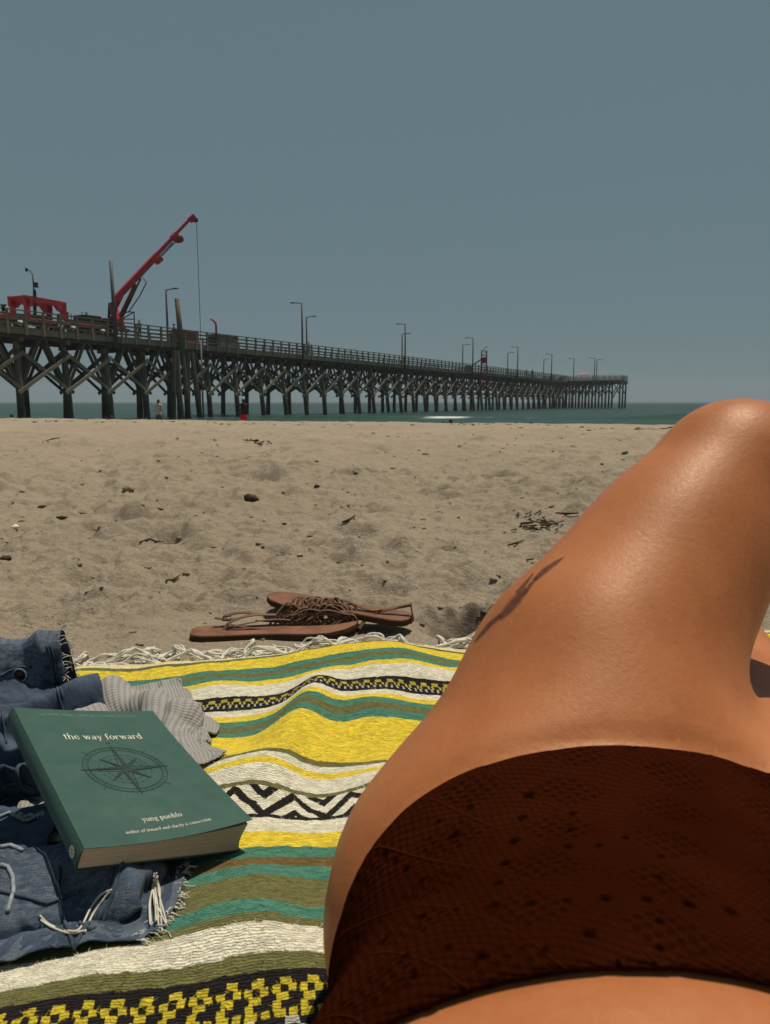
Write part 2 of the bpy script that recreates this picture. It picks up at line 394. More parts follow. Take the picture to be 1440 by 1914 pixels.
for k, Z in enumerate(bents):
    f = pl(Z); b = f + PN*PW
    j = lambda s=.12: r_.uniform(-s, s)
    fo = -PN*(.35 + .35*max(0, min(1, (Z-70)/15))) * (.6 if Z < 68 else 1)
    ft = f + PN*.35; bt = b - PN*.35
    pr_ = .27 if Z < 72 else .24
    pile(v3(f+PN*.25+fo+PD*j(), SB), v3(ft, CAPB), pr_)
    pile(v3(b-PN*.25+PD*j(.25), SB), v3(bt, CAPB), pr_)
    timber(v3(f-PN*.28, CAPB+.16), v3(b+PN*.28, CAPB+.16), .30, .32, 'pile_cap', W_DARK)
    # transverse cross braces, one each side of the bent
    for sgn, (a0, a1) in ((1, (ft, bt)), (-1, (bt, ft))):
        q = PD*.30*sgn; e = (np.array(a1)-np.array(a0)); e = e/np.linalg.norm(e)*.55
        timber(v3(a0+q-e, LOWJ-.1), v3(a1+q+e, TOPJ+.1), .09, .26, 'cross_brace', W_DARK)
    # knee braces up to the deck, doubled on the near row
    for sgn in (-1, 1):
        for off in (-.22, .24):
            timber(v3(ft+PN*off+PD*.12*sgn, LOWJ+.35), v3(f+PN*(.35+off)+PD*1.85*sgn, CAPB+.30), .10, .24, 'knee_brace', W_DARK)
        if k % 2 == 0 or Z < 120: timber(v3(bt+PD*.12*sgn, LOWJ+.35), v3(bt+PD*1.85*sgn, CAPB+.30), .10, .24, 'far_knee_brace', W_DARK)
    if prev is not None:
        pf, pb = prev
        o1 = -PN*.34; o2 = -PN*.46
        timber(v3(pf+o2-PD*.35, LOWJ-.15), v3(ft+o2+PD*.25, TOPJ-.25), .07, .27, 'longitudinal_brace', W_BRACE)
        if Z < 120: timber(v3(pf+o1+PD*.1, TOPJ-.2), v3(ft+o1+PD*.2, LOWJ), .07, .26, 'longitudinal_brace', W_BRACE)
        timber(v3(pb+PN*.3, LOWJ), v3(bt+PN*.3, TOPJ), .07, .25, 'far_longitudinal_brace', W_DARK)
        if Z < 110: timber(v3(pb+PN*.38, TOPJ), v3(bt+PN*.38, LOWJ), .07, .25, 'far_longitudinal_brace', W_DARK)
    prev = (ft, bt)
# stringers and deck, in lengths between bents
LZ = [bents[0]-2] + [Z+1.0 for Z in bents[3::3]] + [ZEND]
for a, b in zip(LZ[:-1], LZ[1:]):
    for off in (.25, 1.6, 2.7, 3.8, 5.05):
        timber(v3(pl(a)+PN*off+PD*.02, DECK-.62), v3(pl(b)+PN*off, DECK-.62), .14, .34+.01*off, 'stringer', W_DARK)
    timber(v3(pl(a)+PN*(PW/2)+PD*.01, DECK-.06), v3(pl(b)+PN*(PW/2), DECK-.06), PW+.1, .12, 'deck_section', W_RAIL)
    for off, nm in ((-.10, 'fascia_board'), (PW+.10, 'fascia_board')):
        timber(v3(pl(a)+PN*off+PD*.015, (DECK+FASC)/2-.06), v3(pl(b)+PN*off, (DECK+FASC)/2-.06), .07, .38, nm, W_RAIL)
# railings
L0, L1 = LZ[0], ZEND
npost = int((L1-L0)/1.335)
for side, off in ((0, -.19), (1, PW+.19)):
    for i in range(npost+1):
        Z = L0 + (L1-L0)*i/npost
        if side and Z < 52: continue
        c = pl(Z)+PN*off
        timber(v3(c, FASC-.02+r_.uniform(-.06, .02)), v3(c, RAIL-.02), .13, .17, 'rail_post', W_RAIL, up=(PD[0], PD[1], 0))
    for a, b in zip(LZ[:-1], LZ[1:]):
        for h, ww in ((RAIL-.28, .13), (RAIL-.62, .15), (RAIL-.92, .15)):
            rr = .12 if side == 0 else -.12
            timber(v3(pl(a)+PN*(off+rr)+PD*.015, h+r_.uniform(-.02, .02)), v3(pl(b)+PN*(off+rr), h+r_.uniform(-.02, .02)), .05, ww, 'rail_board', W_RAIL)
        timber(v3(pl(a)+PN*(off+.03)+PD*.02, RAIL), v3(pl(b)+PN*(off+.03), RAIL), .30, .06, 'cap_rail', W_RAIL)
# the T-shaped head
hc = pl(ZEND); ho = hc - PN*14.2; hp = []
def hpt(t, s): return hc - PN*t + PD*s       # t: out to the seaward right, s: along
for t in np.linspace(-5.5, 12.7, 12):
    if 9.8 < t < 11.9: continue
    for s in (0.3, 4.2, 8.0):
        pile(v3(hpt(t, s)+PD*r_.uniform(-.2, .2), SB), v3(hpt(t, s), CAPB), .22)
    timber(v3(hpt(t, -.2), CAPB+.15), v3(hpt(t, 8.4), CAPB+.15), .3, .3, 'pile_cap', W_DARK)
    for s in (.3, 8.0):
        for sg in ((-1, 1) if t < 11.5 else (-1,)): timber(v3(hpt(t, s), LOWJ+1.0), v3(hpt(t+sg*1.5, s), CAPB+.25), .1, .22, 'knee_brace', W_DARK)
    if t > -1: timber(v3(hpt(t-1.75, -.05), LOWJ-.1), v3(hpt(t, -.05), TOPJ), .07, .26, 'longitudinal_brace', W_BRACE)
timber(v3(hpt(-5.9, 4.15), DECK-.065), v3(hpt(13.0, 4.15), DECK-.065), 8.7, .13, 'deck_section', W_RAIL)
for s in (-.25, 8.55):
    timber(v3(hpt(-5.9, s), (DECK+FASC)/2-.25), v3(hpt(13.0, s), (DECK+FASC)/2-.25), .10, .6, 'fascia_board', W_DARK)
    for h, ww in ((RAIL-.3, .13), (RAIL-.62, .15), (RAIL-.92, .15), (RAIL, .06)):
        timber(v3(hpt(-5.9, s), h), v3(hpt(13.0, s), h), .06 if ww > .1 else .3, ww, 'rail_board', W_RAIL)
    for t in np.arange(-5.9, 13.1, 1.34):
        timber(v3(hpt(t, s-.1), FASC), v3(hpt(t, s-.1), RAIL-.02), .13, .15, 'rail_post', W_RAIL, up=(PD[0], PD[1], 0))
for t in (-5.9, 13.0):
    for h, ww in ((RAIL-.3, .13), (RAIL-.62, .15), (RAIL-.92, .15), (RAIL+.002, .06)):
        timber(v3(hpt(t, -.3), h), v3(hpt(t, 8.6), h), .06 if ww > .1 else .3, ww, 'rail_board', W_RAIL)
    timber(v3(hpt(t, -.3), (DECK+FASC)/2-.25), v3(hpt(t, 8.6), (DECK+FASC)/2-.25), .10, .6, 'fascia_board', W_DARK)
# the cluster of repair piles beside the fourth and fifth bents
for dx, lean, off in ((0, .0, -.9), (.8, .55, -.75), (1.5, -.3, -.55), (2.2, .9, -.8), (-.5, -.45, -.6)):
    Zc = pxz(342)+dx*.8-.6; c = pl(Zc)
    pile(v3(c-PN*(-off)*.6+PD*lean, SB), v3(c-PN*.42+PD*(-.1*lean), HZ(4.6)), .24, 'repair_pile')

# ---- lamps along both rails
STEEL = paint('galvanised_pole', (.075, .080, .078), .6, .3, 3, .3)
LAMPM = paint('lamp_housing', (.055, .058, .055), .5)
def lamp(pos, h, side, name, label, arm=True, r0=.105):
    t = thing(name, label, 'lamp post', (pos[0], pos[1], DECK), 'lamp posts along the pier')
    MB().tube([v3(pos, DECK-.5), v3(pos, (DECK+h)/2), v3(pos, h)], [r0*1.15, r0, r0*.85], 10).build('pole', STEEL, t, True)
    q = -PN if side else PN
    dirv = (q if side else q)
    dirv = dirv*.9 + np.array([1, 0])*(.35 if side else -.35); dirv /= np.linalg.norm(dirv)
    e = np.array(pos)
    MB().tube([v3(e, h-.12), v3(e+dirv*.35, h-.05), v3(e+dirv*.9, h)], .055, 6).build('arm', STEEL, t)
    hd = MB().tube([v3(e+dirv*.75, h+.01), v3(e+dirv*.95, h+.01), v3(e+dirv*1.35, h+.01), v3(e+dirv*1.45, h)], [.08, .16, .14, .05], 10, flat=.5)
    hd.build('lamp_head', LAMPM, t, True)
    return t
TOP = HZ(11.0)
ordn = ['first', 'second', 'third', 'fourth', 'fifth', 'sixth', 'seventh']
for i, x in enumerate((563, 752, 877, 960, 1023)):
    lamp(pl(pxz(x))-PN*.42, TOP, 0, 'lamp_post', 'lamp post on the near rail of the pier, %s counting from shore' % ordn[i])
for i, Zr in enumerate((77.75, 100, 124.5, 147.5, 171, 196)):
    p = pl(Zr-2.45)+PN*(PW+.42)
    lamp(p, TOP-(.25 if i else -.0), 1, 'lamp_post', 'lamp post on the far rail of the pier, %s counting from shore' % ordn[i])
for i, (t_, s_) in enumerate(((1.3, .4), (5.4, 7.6), (6.4, .5))):
    lamp(hpt(t_, s_), TOP-.2, i % 2, 'lamp_post', ['lamp post at the inner corner of the pier head', 'lamp post at the seaward back of the pier head', 'lamp post on the near edge of the pier head'][i])
# bare poles
def bare(p, z0, z1, r, name, label, lean=(0, 0), mat=W_PILE, cat='pole'):
    o = MB().tube([v3(p, z0), v3(np.array(p)+np.array(lean)*.5, (z0+z1)/2), v3(np.array(p)+np.array(lean), z1)], [r*1.1, r, r*.88], 12).build(name, mat, None, True)
    return tag(o, label, cat)
bare(pl(pxz(221))-PN*.42, FASC-.5, HZ(11.2), .15, 'bare_pole', 'tall bare grey pole on the near rail in front of the crane', lean=(-.12, 0), mat=STEEL)
bare(pl(pxz(341))-PN*.45, HZ(4.3), HZ(9.15), .25, 'timber_mooring_pile', 'thick timber pile standing above the rail beside the curved lamp post', lean=(-.28, 0))
# ---------------------------------------------------------------- crane and gear on the pier
RED = paint('crane_red_paint', (.42, .022, .028), .45, .3, 2, .45)
REDD = paint('faded_red_paint', (.20, .026, .026), .6, .35, 2, .3)
BLK = paint('black_steel', (.018, .018, .020), .6)
GREYM = paint('grey_sheet_metal', (.13, .135, .125), .6)
RUB = paint('tyre_rubber', (.020, .020, .019), .85)
WHT = paint('white_enamel', (.62, .60, .55), .5)
ROPE = paint('wire_rope', (.09, .095, .10), .6)
def dk(Z, off, z):                       # deck point: along, across, height
    p = pl(Z)+PN*off; return Vector((p[0], p[1], z))
mid = PW/2
ct = thing('crane_truck', 'red truck mounted crane with raised telescopic boom on the pier deck', 'crane', tuple(dk(61, mid, DECK)))
A = lambda s, o, z: dk(59.7+s*.888, mid+o, DECK+z)          # s metres along the truck, o across, z above deck
def abox(s0, s1, o0, o1, z0, z1, name, mat, parent=ct):
    M = Matrix(((PD[0], PN[0], 0), (PD[1], PN[1], 0), (0, 0, 1)))
    c = (A(s0, o0, z0)+A(s1, o1, z1))/2
    m = MB().box(c, (abs(s1-s0), abs(o1-o0), abs(z1-z0)), M)
    o = m.build(name, mat, parent); bv = o.modifiers.new('b', 'BEVEL'); bv.width = .03; bv.segments = 1
    return o
abox(-3.2, 8.6, -.95, -.55, .62, .92, 'chassis_beam', REDD); abox(-3.2, 8.6, .55, .95, .62, .92, 'chassis_beam', REDD)
abox(-3.4, -1.4, -1.1, 1.1, .72, 1.05, 'cab_step', RED)
for s in (-2.4, 1.2, 2.4, 5.4, 6.6):
    for o in (-1.0, 1.0):
        c = A(s, o, .5); q = Vector((PN[0], PN[1], 0))*.14
        wh = MB().tube([c-q, c-q*.9, c+q*.9, c+q], [.40, .48, .48, .40], 18).build('wheel', RUB, ct, True)
        MB().tube([c-q*1.06, c+q*1.06], [.24, .24], 12).build('rim', WHT, wh, True)
# portal frame over the bed: two pairs of posts and a deep beam with haunches
A_ = A; A = lambda s, o, z: A_(s+.25, o, z+(.42 if z > 1.0 else 0))
for o in (-.8, .8):
    abox(-1.9, -1.5, o-.14, o+.14, .95, 2.1, 'portal_post', RED); abox(1.35, 1.75, o-.14, o+.14, .95, 2.0, 'portal_post', RED)
    v = [A(-2.0, o-.14, 2.15), A(-2.0, o-.14, 1.42), A(-1.35, o-.14, 1.35), A(-1.0, o-.14, 1.72), A(.75, o-.14, 1.68), A(1.1, o-.14, 1.30), A(1.8, o-.14, 1.1), A(1.8, o-.14, 2.02)]
    q = Vector((PN[0], PN[1], 0))*.28; n8 = len(v)
    MB().add(v+[p+q for p in v], [tuple(range(n8-1, -1, -1)), tuple(range(n8, 2*n8))]+[(i, (i+1) % n8, n8+(i+1) % n8, n8+i) for i in range(n8)]).build('portal_beam', RED, ct)
abox(-2.05, -1.6, -.95, .95, 1.95, 2.12, 'portal_crossbar', RED); abox(1.3, 1.82, -.95, .95, 1.85, 2.0, 'portal_crossbar', RED)
A = A_
abox(2.0, 2.25, -.9, -.6, .9, 1.75, 'outrigger_post', REDD); abox(2.5, 2.7, .5, .8, .9, 1.7, 'outrigger_post', REDD)
abox(-.9, .9, -.7, .7, .93, 1.25, 'bed_locker', BLK)
abox(2.7, 5.2, -.9, .9, .93, 1.15, 'deck_plate', REDD)
abox(4.1, 5.7, -.75, .75, 1.16, 1.72, 'engine_block', BLK)
MB().tube([A(4.9, 0, 1.7), A(4.9, 0, 2.0)], .05, 8).build('exhaust', BLK, ct)
for s in (3.6, 6.3):
    for o in (-.85, .85): MB().tube([A(s, o, 1.1), A(s, o, 1.85), A(s+.4, o, 1.85), A(s+.4, o, 1.1)], .035, 6).build('guard_rail', BLK, ct)
abox(6.0, 7.4, -.8, .8, 1.0, 1.62, 'fuel_tank', paint('rusty_red', (.10, .025, .022), .7))
# turret: turntable, red kingpost, operator frame
tb = A(8.1, 0, 0)
MB().tube([tb+Vector((0,0,.9)), tb+Vector((0,0,1.15))], [.75, .72], 20).build('turntable', RED, ct, True)
MB().tube([tb+Vector((0,0,1.15)), tb+Vector((0,0,1.75)), tb+Vector((-.1,0,2.1)), tb+Vector((-.30,-.1,3.05))], [.62, .55, .38, .34], 14).build('kingpost', RED, ct, True)
piv = Vector(at_depth(219, 556, 66.6)); tip = Vector(at_depth(359, 408, 72.2)); bd = (tip-piv); BL = bd.length; bd.normalize()
side = bd.cross(Vector((0,0,1))).normalized(); upb = side.cross(bd).normalized()
MB().beam(tb+Vector((-.25,0,2.7)), piv+bd*.4, .5, .42).build('mast_head', RED, ct)
B = lambda s, u=0, w_=0: piv+bd*s+upb*u+side*w_
MB().beam(B(-.3), B(BL*.52), .38, .50, upb).build('boom_section', RED, ct)
MB().beam(B(BL*.50, .05), B(BL*.78, .05), .27, .31, upb).build('boom_section', RED, ct)
MB().beam(B(BL*.76, .08), B(BL*1.0, .08), .21, .24, upb).build('boom_section', RED, ct)
MB().beam(B(BL*.47, -.32), B(BL*.53, -.36), .5, .5, upb).build('boom_collar', RED, ct)
MB().beam(B(BL*.73, -.02), B(BL*.79, -.02), .44, .56, upb).build('boom_collar', RED, ct)
MB().tube([B(BL*.775, -.42, -.3), B(BL*.775, -.42, -.28), B(BL*.775, -.42, .28), B(BL*.775, -.42, .3)], [.26, .32, .32, .26], 16).build('winch_drum', REDD, ct, True)
MB().beam(B(BL*.975, -.02), B(BL*1.03, -.02), .32, .50, upb).build('boom_nose', RED, ct)
MB().tube([B(BL*1.02, -.32, -.1), B(BL*1.02, -.32, .1)], [.22, .22], 14).build('sheave', BLK, ct, True)
MB().tube([tb+Vector((.15,-.1,1.7)), B(BL*.20, -.32)], [.13, .13], 10).build('hydraulic_ram', REDD, ct, True)
MB().tube([tb+Vector((.55,-.2,1.9)), B(BL*.27, -.34)], [.08, .08], 8).build('hydraulic_ram', BLK, ct, True)
for w_ in (-.2, .2):
    MB().tube([B(BL*.54, -.28, w_), B(BL*.72, -.30, w_)], .05, 6).build('extension_ram', BLK, ct)
h0 = tb+Vector((.7,-.3,2.2)); h1 = B(BL*.28, -.3, .2)
MB().tube([h0, h0+Vector((.45,0,.15)), h0.lerp(h1, .5)+Vector((.55,0,-.1)), h1+Vector((.3,0,-.5)), h1], .05, 6).build('hydraulic_hose', BLK, ct, True)
for a_, b_ in (((.4, 0, 1.0), (.4, 0, 2.35)), ((1.5, 0, 1.0), (1.5, 0, 2.35)), ((.4, 0, 2.35), (1.5, 0, 2.35)), ((.4, 0, 1.75), (1.5, 0, 1.75)), ((.4, 0, 1.75), (1.5, 0, 2.35))):
    MB().tube([tb+Vector(a_), tb+Vector(b_)], .05, 6).build('operator_frame', BLK, ct)
MB().tube([tb+Vector((-.4,-.2,1.5)), tb+Vector((-.6,-.2,2.0)), tb+Vector((-.55,-.1,3.0)), B(-.2, -.2)], [.10, .12, .12, .08], 8).build('slew_motor', BLK, ct, True)
# fall line and the jetting pipe hung on it
n_ = B(BL*1.03, -.36); e_ = Vector(at_depth(376, 640, 72.2))
MB().tube([n_, n_.lerp(e_, .5), e_], .028, 6).build('fall_line', ROPE, ct)
jp = MB().tube([e_+Vector((0,-.05,.2)), Vector(at_depth(381, 788, 72.0))], .085, 8).build('jetting_pipe', ROPE, None, True)
tag(jp, 'thin grey pipe hanging from the crane line down into the water', 'pipe')

# weather mast on the far rail
wm = thing('weather_mast', 'slim black mast with wind instruments above the red portal frame', 'mast', tuple(at_depth(64, 590, 60)))
P_ = lambda x, y: Vector(at_depth(x, y, 60))
MB().tube([P_(66, 600), P_(65, 545), P_(64, 540)], [.14, .13, .06], 8).build('post', BLK, wm, True)
MB().tube([P_(64, 545), P_(61, 511)], .05, 8).build('pole', BLK, wm, True)
MB().tube([P_(61, 512), P_(56, 506), P_(49, 503)], .03, 6).build('boom_arm', BLK, wm)
MB().sphere(P_(50, 504), (.12, .10, .16), 10, 6).build('wind_vane', BLK, wm, True)
MB().tube([P_(67.5, 527), P_(67.5, 530), P_(67.5, 533), P_(67.5, 537)], [.10, .20, .12, .22], 10).build('rain_gauge', BLK, wm, True)
MB().tube([P_(62, 534), P_(69, 534)], .03, 6).build('bracket', BLK, wm)
# forked rod holder on the near rail
fk = thing('rod_holder', 'small black forked rod holder on the near rail at far left', 'rod holder', tuple(dk(pxz(6), -.2, RAIL)))
for x0, x1 in ((2, 5), (11, 8)):
    MB().tube([Vector(at_depth(x0, 569, 54)), Vector(at_depth(x1, 573, 54)), Vector(at_depth(x1, 582, 54))], .06, 6).build('prong', BLK, fk)
MB().tube([Vector(at_depth(1, 570, 54)), Vector(at_depth(12, 570, 54))], .05, 6).build('crossbar', BLK, fk)

# red pump skid with bent exhaust, grey power pack
A = lambda s, o, z: dk(73.0+s*.888, mid+o, DECK+z)
pk = thing('pump_skid', 'low red pump machine with a bent upright exhaust pipe on the pier', 'machine', tuple(A(1, 0, 0)))
abox(-.2, 3.2, -.7, .7, .15, .35, 'skid_base', REDD, pk); abox(.2, 2.6, -.55, .55, .35, 1.15, 'pump_body', paint('brown_red', (.13, .05, .04), .7), pk)
abox(.1, 2.9, -.6, .6, 1.20, 1.42, 'top_frame', REDD, pk)
for s in (.15, 2.8):
    for o in (-.55, .55): abox(s-.06, s+.06, o-.06, o+.06, .35, 1.2, 'frame_post', REDD, pk)
x0 = Vector(at_depth(405, 632, 75.2))
MB().tube([x0, Vector(at_depth(404, 606, 75.2)), Vector(at_depth(402, 602, 75.2)), Vector(at_depth(396, 597, 75.2)), Vector(at_depth(394, 594, 75.2))], [.10, .10, .10, .09, .08], 10).build('exhaust_pipe', RED, pk, True)
A = lambda s, o, z: dk(78.2+s*.888, mid+o, DECK+z)
pp = thing('power_pack', 'grey metal power pack box standing behind the pier rail', 'machine', tuple(A(1, 0, 0)))
abox(.0, 2.9, -.8, .8, .15, 1.40, 'housing', GREYM, pp); abox(-.05, 2.95, -.85, .85, 1.40, 1.48, 'lid', GREYM, pp)
for s in (.5, 2.3): abox(s-.12, s+.12, -.83, -.79, 1.12, 1.30, 'vent', BLK, pp)
abox(-.5, .0, -.5, .5, .15, 1.15, 'fan_guard', BLK, pp)
# distant red driving leads
dr = thing('pile_driver_leads', 'distant dull red lattice tower rising through the pier rail', 'tower', tuple(dk(139, -.6, DECK)))
q0 = pl(139.6)-PN*.75
def Q(u, v, z): return Vector((q0[0]+u, q0[1]+v, z))
for u in (-.55, .55):
    for v in (-.3, .3): MB().beam(Q(u, v, HZ(2.2)), Q(u*.8, v, HZ(9.0)), .12, .12, (0, 1, 0)).build('leg', REDD, dr)
for k in range(9):
    z = HZ(2.6+k*.8)
    MB().beam(Q(-.55, -.3, z), Q(.55, -.3, z), .09, .11).build('rung', REDD, dr); MB().beam(Q(-.55, -.3, z), Q(.5, -.3, z+.75), .07, .09).build('lattice', REDD, dr)
MB().box(Q(0, 0, HZ(7.4)), (1.0, .5, 1.0)).build('hammer', REDD, dr)
MB().beam(Q(-2.4, .8, HZ(6.2)), Q(-.4, .2, HZ(7.6)), .2, .22).build('stay', REDD, dr); MB().box(Q(-2.6, .9, HZ(5.9)), (1.4, 1.0, 1.0)).build('winch_box', paint('dark_maroon', (.10, .03, .03), .6), dr)
# parasol and low roof near the head
pa = thing('beach_parasol', 'small pale red parasol near the end of the pier', 'parasol', tuple(v3(hpt(3.2, 3.0), DECK)))
c = v3(hpt(3.2, 3.0), DECK); m = MB(); m.add([c+Vector((0,0,2.0))]+[c+Vector((1.9*math.cos(a*math.pi/4), 1.9*math.sin(a*math.pi/4), 1.5)) for a in range(8)], [(0, 1+i, 1+(i+1) % 8) for i in range(8)])
m.build('canopy', paint('parasol_cloth', (.34, .15, .14), .8), pa); MB().tube([c, c+Vector((0,0,2.25))], .03, 6).build('pole', WHT, pa)

# ---------------------------------------------------------------- people
def skin_body(name, joints, edges, mats, split=None, parent=None, lvl=2):
    me = bpy.data.meshes.new(name); me.from_pydata([j[0] for j in joints], edges, [])
    o = bpy.data.objects.new(name, me); col.objects.link(o)
    o.modifiers.new('s', 'SKIN'); sv = me.skin_vertices[0].data
    for i, j in enumerate(joints):
        r = j[1]; sv[i].radius = (r, r) if not hasattr(r, '__len__') else r
    sv[0].use_root = True
    su = o.modifiers.new('u', 'SUBSURF'); su.levels = lvl; su.render_levels = lvl
    dg = bpy.context.evaluated_depsgraph_get(); ev = o.evaluated_get(dg); m2 = bpy.data.meshes.new_from_object(ev)
    bpy.data.objects.remove(o); m2.name = name; m2.shade_smooth()
    for m in mats: m2.materials.append(m)
    if split is not None:
        for p in m2.polygons: p.material_index = split(p.center)
    o2 = bpy.data.objects.new(name, m2); col.objects.link(o2)
    if parent is not None: par(o2, parent)
    return o2
SKINF = paint('far_skin', (.22, .115, .07), .6); SKINF2 = paint('far_skin_tanned', (.16, .08, .05), .6)
def person(loc, h, yaw, label, top, bot, skin, topz, botz, hair, sleeve=.35, cap=None, armpose=0, stoop=0, group=None):
    # z fractions of height: top covers torso, bottom covers hips to botz
    t = thing('person', label, 'person', loc, group)
    ca, sa = math.cos(yaw), math.sin(yaw)
    def T(x, y, z):
        y = y + stoop*max(0, z-.5)*1.0
        return (loc[0]+(x*ca-y*sa)*h, loc[1]+(x*sa+y*ca)*h, loc[2]+z*h)
    ar = [((.125, .02, .66), (.115, .06, .50)), ((.15, .12, .66), (.05, .20, .68))][armpose]
    J = [(T(0,0,.52), (.085*h, .062*h)), (T(0,0,.60), (.078*h, .055*h)), (T(0,0,.70), (.090*h, .060*h)), (T(0,0,.79), (.085*h, .055*h)), (T(0,0,.845), .030*h), (T(0,.005,.875), .034*h), (T(0,.008,.925), (.050*h, .058*h)), (T(0,.008,.965), (.042*h, .048*h)),
         (T(.052,0,.47), .056*h), (T(.058,.005,.28), .036*h), (T(.060,.0,.14), .030*h), (T(.060,0,.045), .022*h), (T(.062,.07,.018), .020*h),
         (T(-.052,0,.47), .056*h), (T(-.058,.005,.28), .036*h), (T(-.060,.0,.14), .030*h), (T(-.060,0,.045), .022*h), (T(-.062,.07,.018), .020*h),
         (T(.112,0,.80), .032*h), (T(*ar[0]), .024*h), (T(*ar[1]), .018*h), (T(ar[1][0], ar[1][1]+.02, ar[1][2]-.05), .020*h),
         (T(-.112,0,.80), .032*h), (T(-ar[0][0], ar[0][1], ar[0][2]), .024*h), (T(-ar[1][0], ar[1][1], ar[1][2]), .018*h), (T(-ar[1][0], ar[1][1]+.02, ar[1][2]-.05), .020*h)]
    E = [(0,1),(1,2),(2,3),(3,4),(4,5),(5,6),(6,7),(0,8),(8,9),(9,10),(10,11),(11,12),(0,13),(13,14),(14,15),(15,16),(16,17),(3,18),(18,19),(19,20),(20,21),(3,22),(22,23),(23,24),(24,25)]
    def split(c):
        z = (c[2]-loc[2])/h; dx, dy = c[0]-loc[0], c[1]-loc[1]; lx = (dx*ca+dy*sa)/h; ly = (-dx*sa+dy*ca)/h
        arm = abs(lx) > .102 and z < .78 or ly > .09
        if z > .855: return 3 if (z > .945 or ly < .0) else 0
        if botz < z < .535 and not arm: return 2
        if z >= .535 and z < .84 and topz and (not arm or z > .8-sleeve*.5): return 1
        return 0
    b = skin_body('body', J, E, [skin, top, bot, hair], split, t)
    if cap is not None:
        MB().sphere(T(0, .005, .965), (.058*h, .062*h, .045*h), 12, 8).build('cap', cap, t, True)
    return t
def gz(x, y): return float(sand_base(np.array([x]), np.array([y]))[0])
HAIR = paint('dark_hair', (.02, .015, .012), .6)
p = at_depth(296, 752, 37.0); gman = person((p[0], p[1], -1.04), 1.66, R(-25), 'person in grey shirt and blue jeans standing by a pier pile', paint('grey_tee', (.34, .31, .28), .9), paint('blue_jeans', (.035, .075, .095), .9), SKINF, True, .03, HAIR, .6)
p = at_depth(455, 752, 36.0); person((p[0], p[1], -1.02), 1.66, R(20), 'person in black top and bright red shorts by the water', paint('black_tee', (.018, .014, .016), .9), paint('red_shorts', (.62, .018, .055), .8), SKINF2, True, .36, HAIR, .45, paint('white_cap', (.35, .40, .45), .8), 1)
# bathers: only heads, shoulders and backs show above the sand crest
def bather(px, py, Z, s, label, skin, group='bathers behind the sand crest'):
    p = at_depth(px, py, Z); t = thing('person', label, 'person', (p[0], p[1], p[2]-.9*s), group)
    b = lambda x, y, z: (p[0]+x*s, p[1]+y*s, p[2]+z*s)
    J = [(b(0,0,-.9), (.17*s, .13*s)), (b(0,.02,-.6), (.16*s, .11*s)), (b(0,.02,-.36), (.18*s, .10*s)), (b(0,.03,-.24), .06*s), (b(0,.04,-.1), (.085*s, .10*s)), (b(0,.04,-.02), (.075*s, .09*s)),
         (b(.2,.02,-.36), .06*s), (b(.27,.02,-.62), .045*s), (b(.2,.2,-.8), .04*s), (b(-.2,.02,-.36), .06*s), (b(-.27,.02,-.62), .045*s), (b(-.2,.2,-.8), .04*s)]
    bo = skin_body('body', J, [(0,1),(1,2),(2,3),(3,4),(4,5),(2,6),(6,7),(7,8),(2,9),(9,10),(10,11)], [skin, HAIR], lambda c: 1 if c[2] > p[2]-.13*s else 0, t)
    return t
bather(21, 773, 34, 1.0, 'bather with dark hair at far left, beside the first pile', SKINF2)
bather(199, 779, 33, .8, 'shorter of two bathers left of the third pile', SKINF2)
bather(208, 776, 34, 1.0, 'taller of two bathers left of the third pile', SKINF2)
bather(265, 780, 33, .8, 'bather sitting just left of the person in grey shirt, farther one', SKINF2)
bather(273, 780, 32, .8, 'bather sitting close against the person in grey shirt', SKINF2)
bather(829, 786, 28, .75, 'bather whose dark head shows below the breaking wave, leftmost', HAIR)
bather(843, 782, 29, .9, 'bather whose head and shoulders show below the breaking wave', HAIR)
# pier workers and anglers
def worker(Z, off, label, h, top, bot, cap, yaw=0): 
    p = dk(Z, off, DECK); return person(tuple(p), h, yaw, label, top, bot, SKINF2, True, .03, HAIR, .4, cap)
HV = paint('pale_hard_hat', (.75, .62, .30), .5); DKS = paint('dark_shirt', (.05, .045, .04), .9); DKT = paint('dark_trousers', (.04, .04, .05), .9); LTS = paint('light_shirt', (.40, .36, .30), .9)
worker(67.6, .9, 'pier worker in pale hard hat behind the rail near the crane', 1.70, LTS, DKT, HV, R(160))
worker(71.7, 1.2, 'pier worker in dark clothes beside the hanging crane line', 1.78, DKS, DKT, HAIR, R(90))
worker(92.0, 1.4, 'angler in light shirt behind the rail past the grey power pack', 1.7, LTS, DKT, HAIR, R(40))
worker(167.0, .9, 'angler in yellow cap near the far bend of the pier', 1.8, LTS, DKT, HV, R(10))
worker(171.0, 1.0, 'angler in dark shirt near the far bend of the pier', 1.8, DKS, DKT, HAIR, R(10))
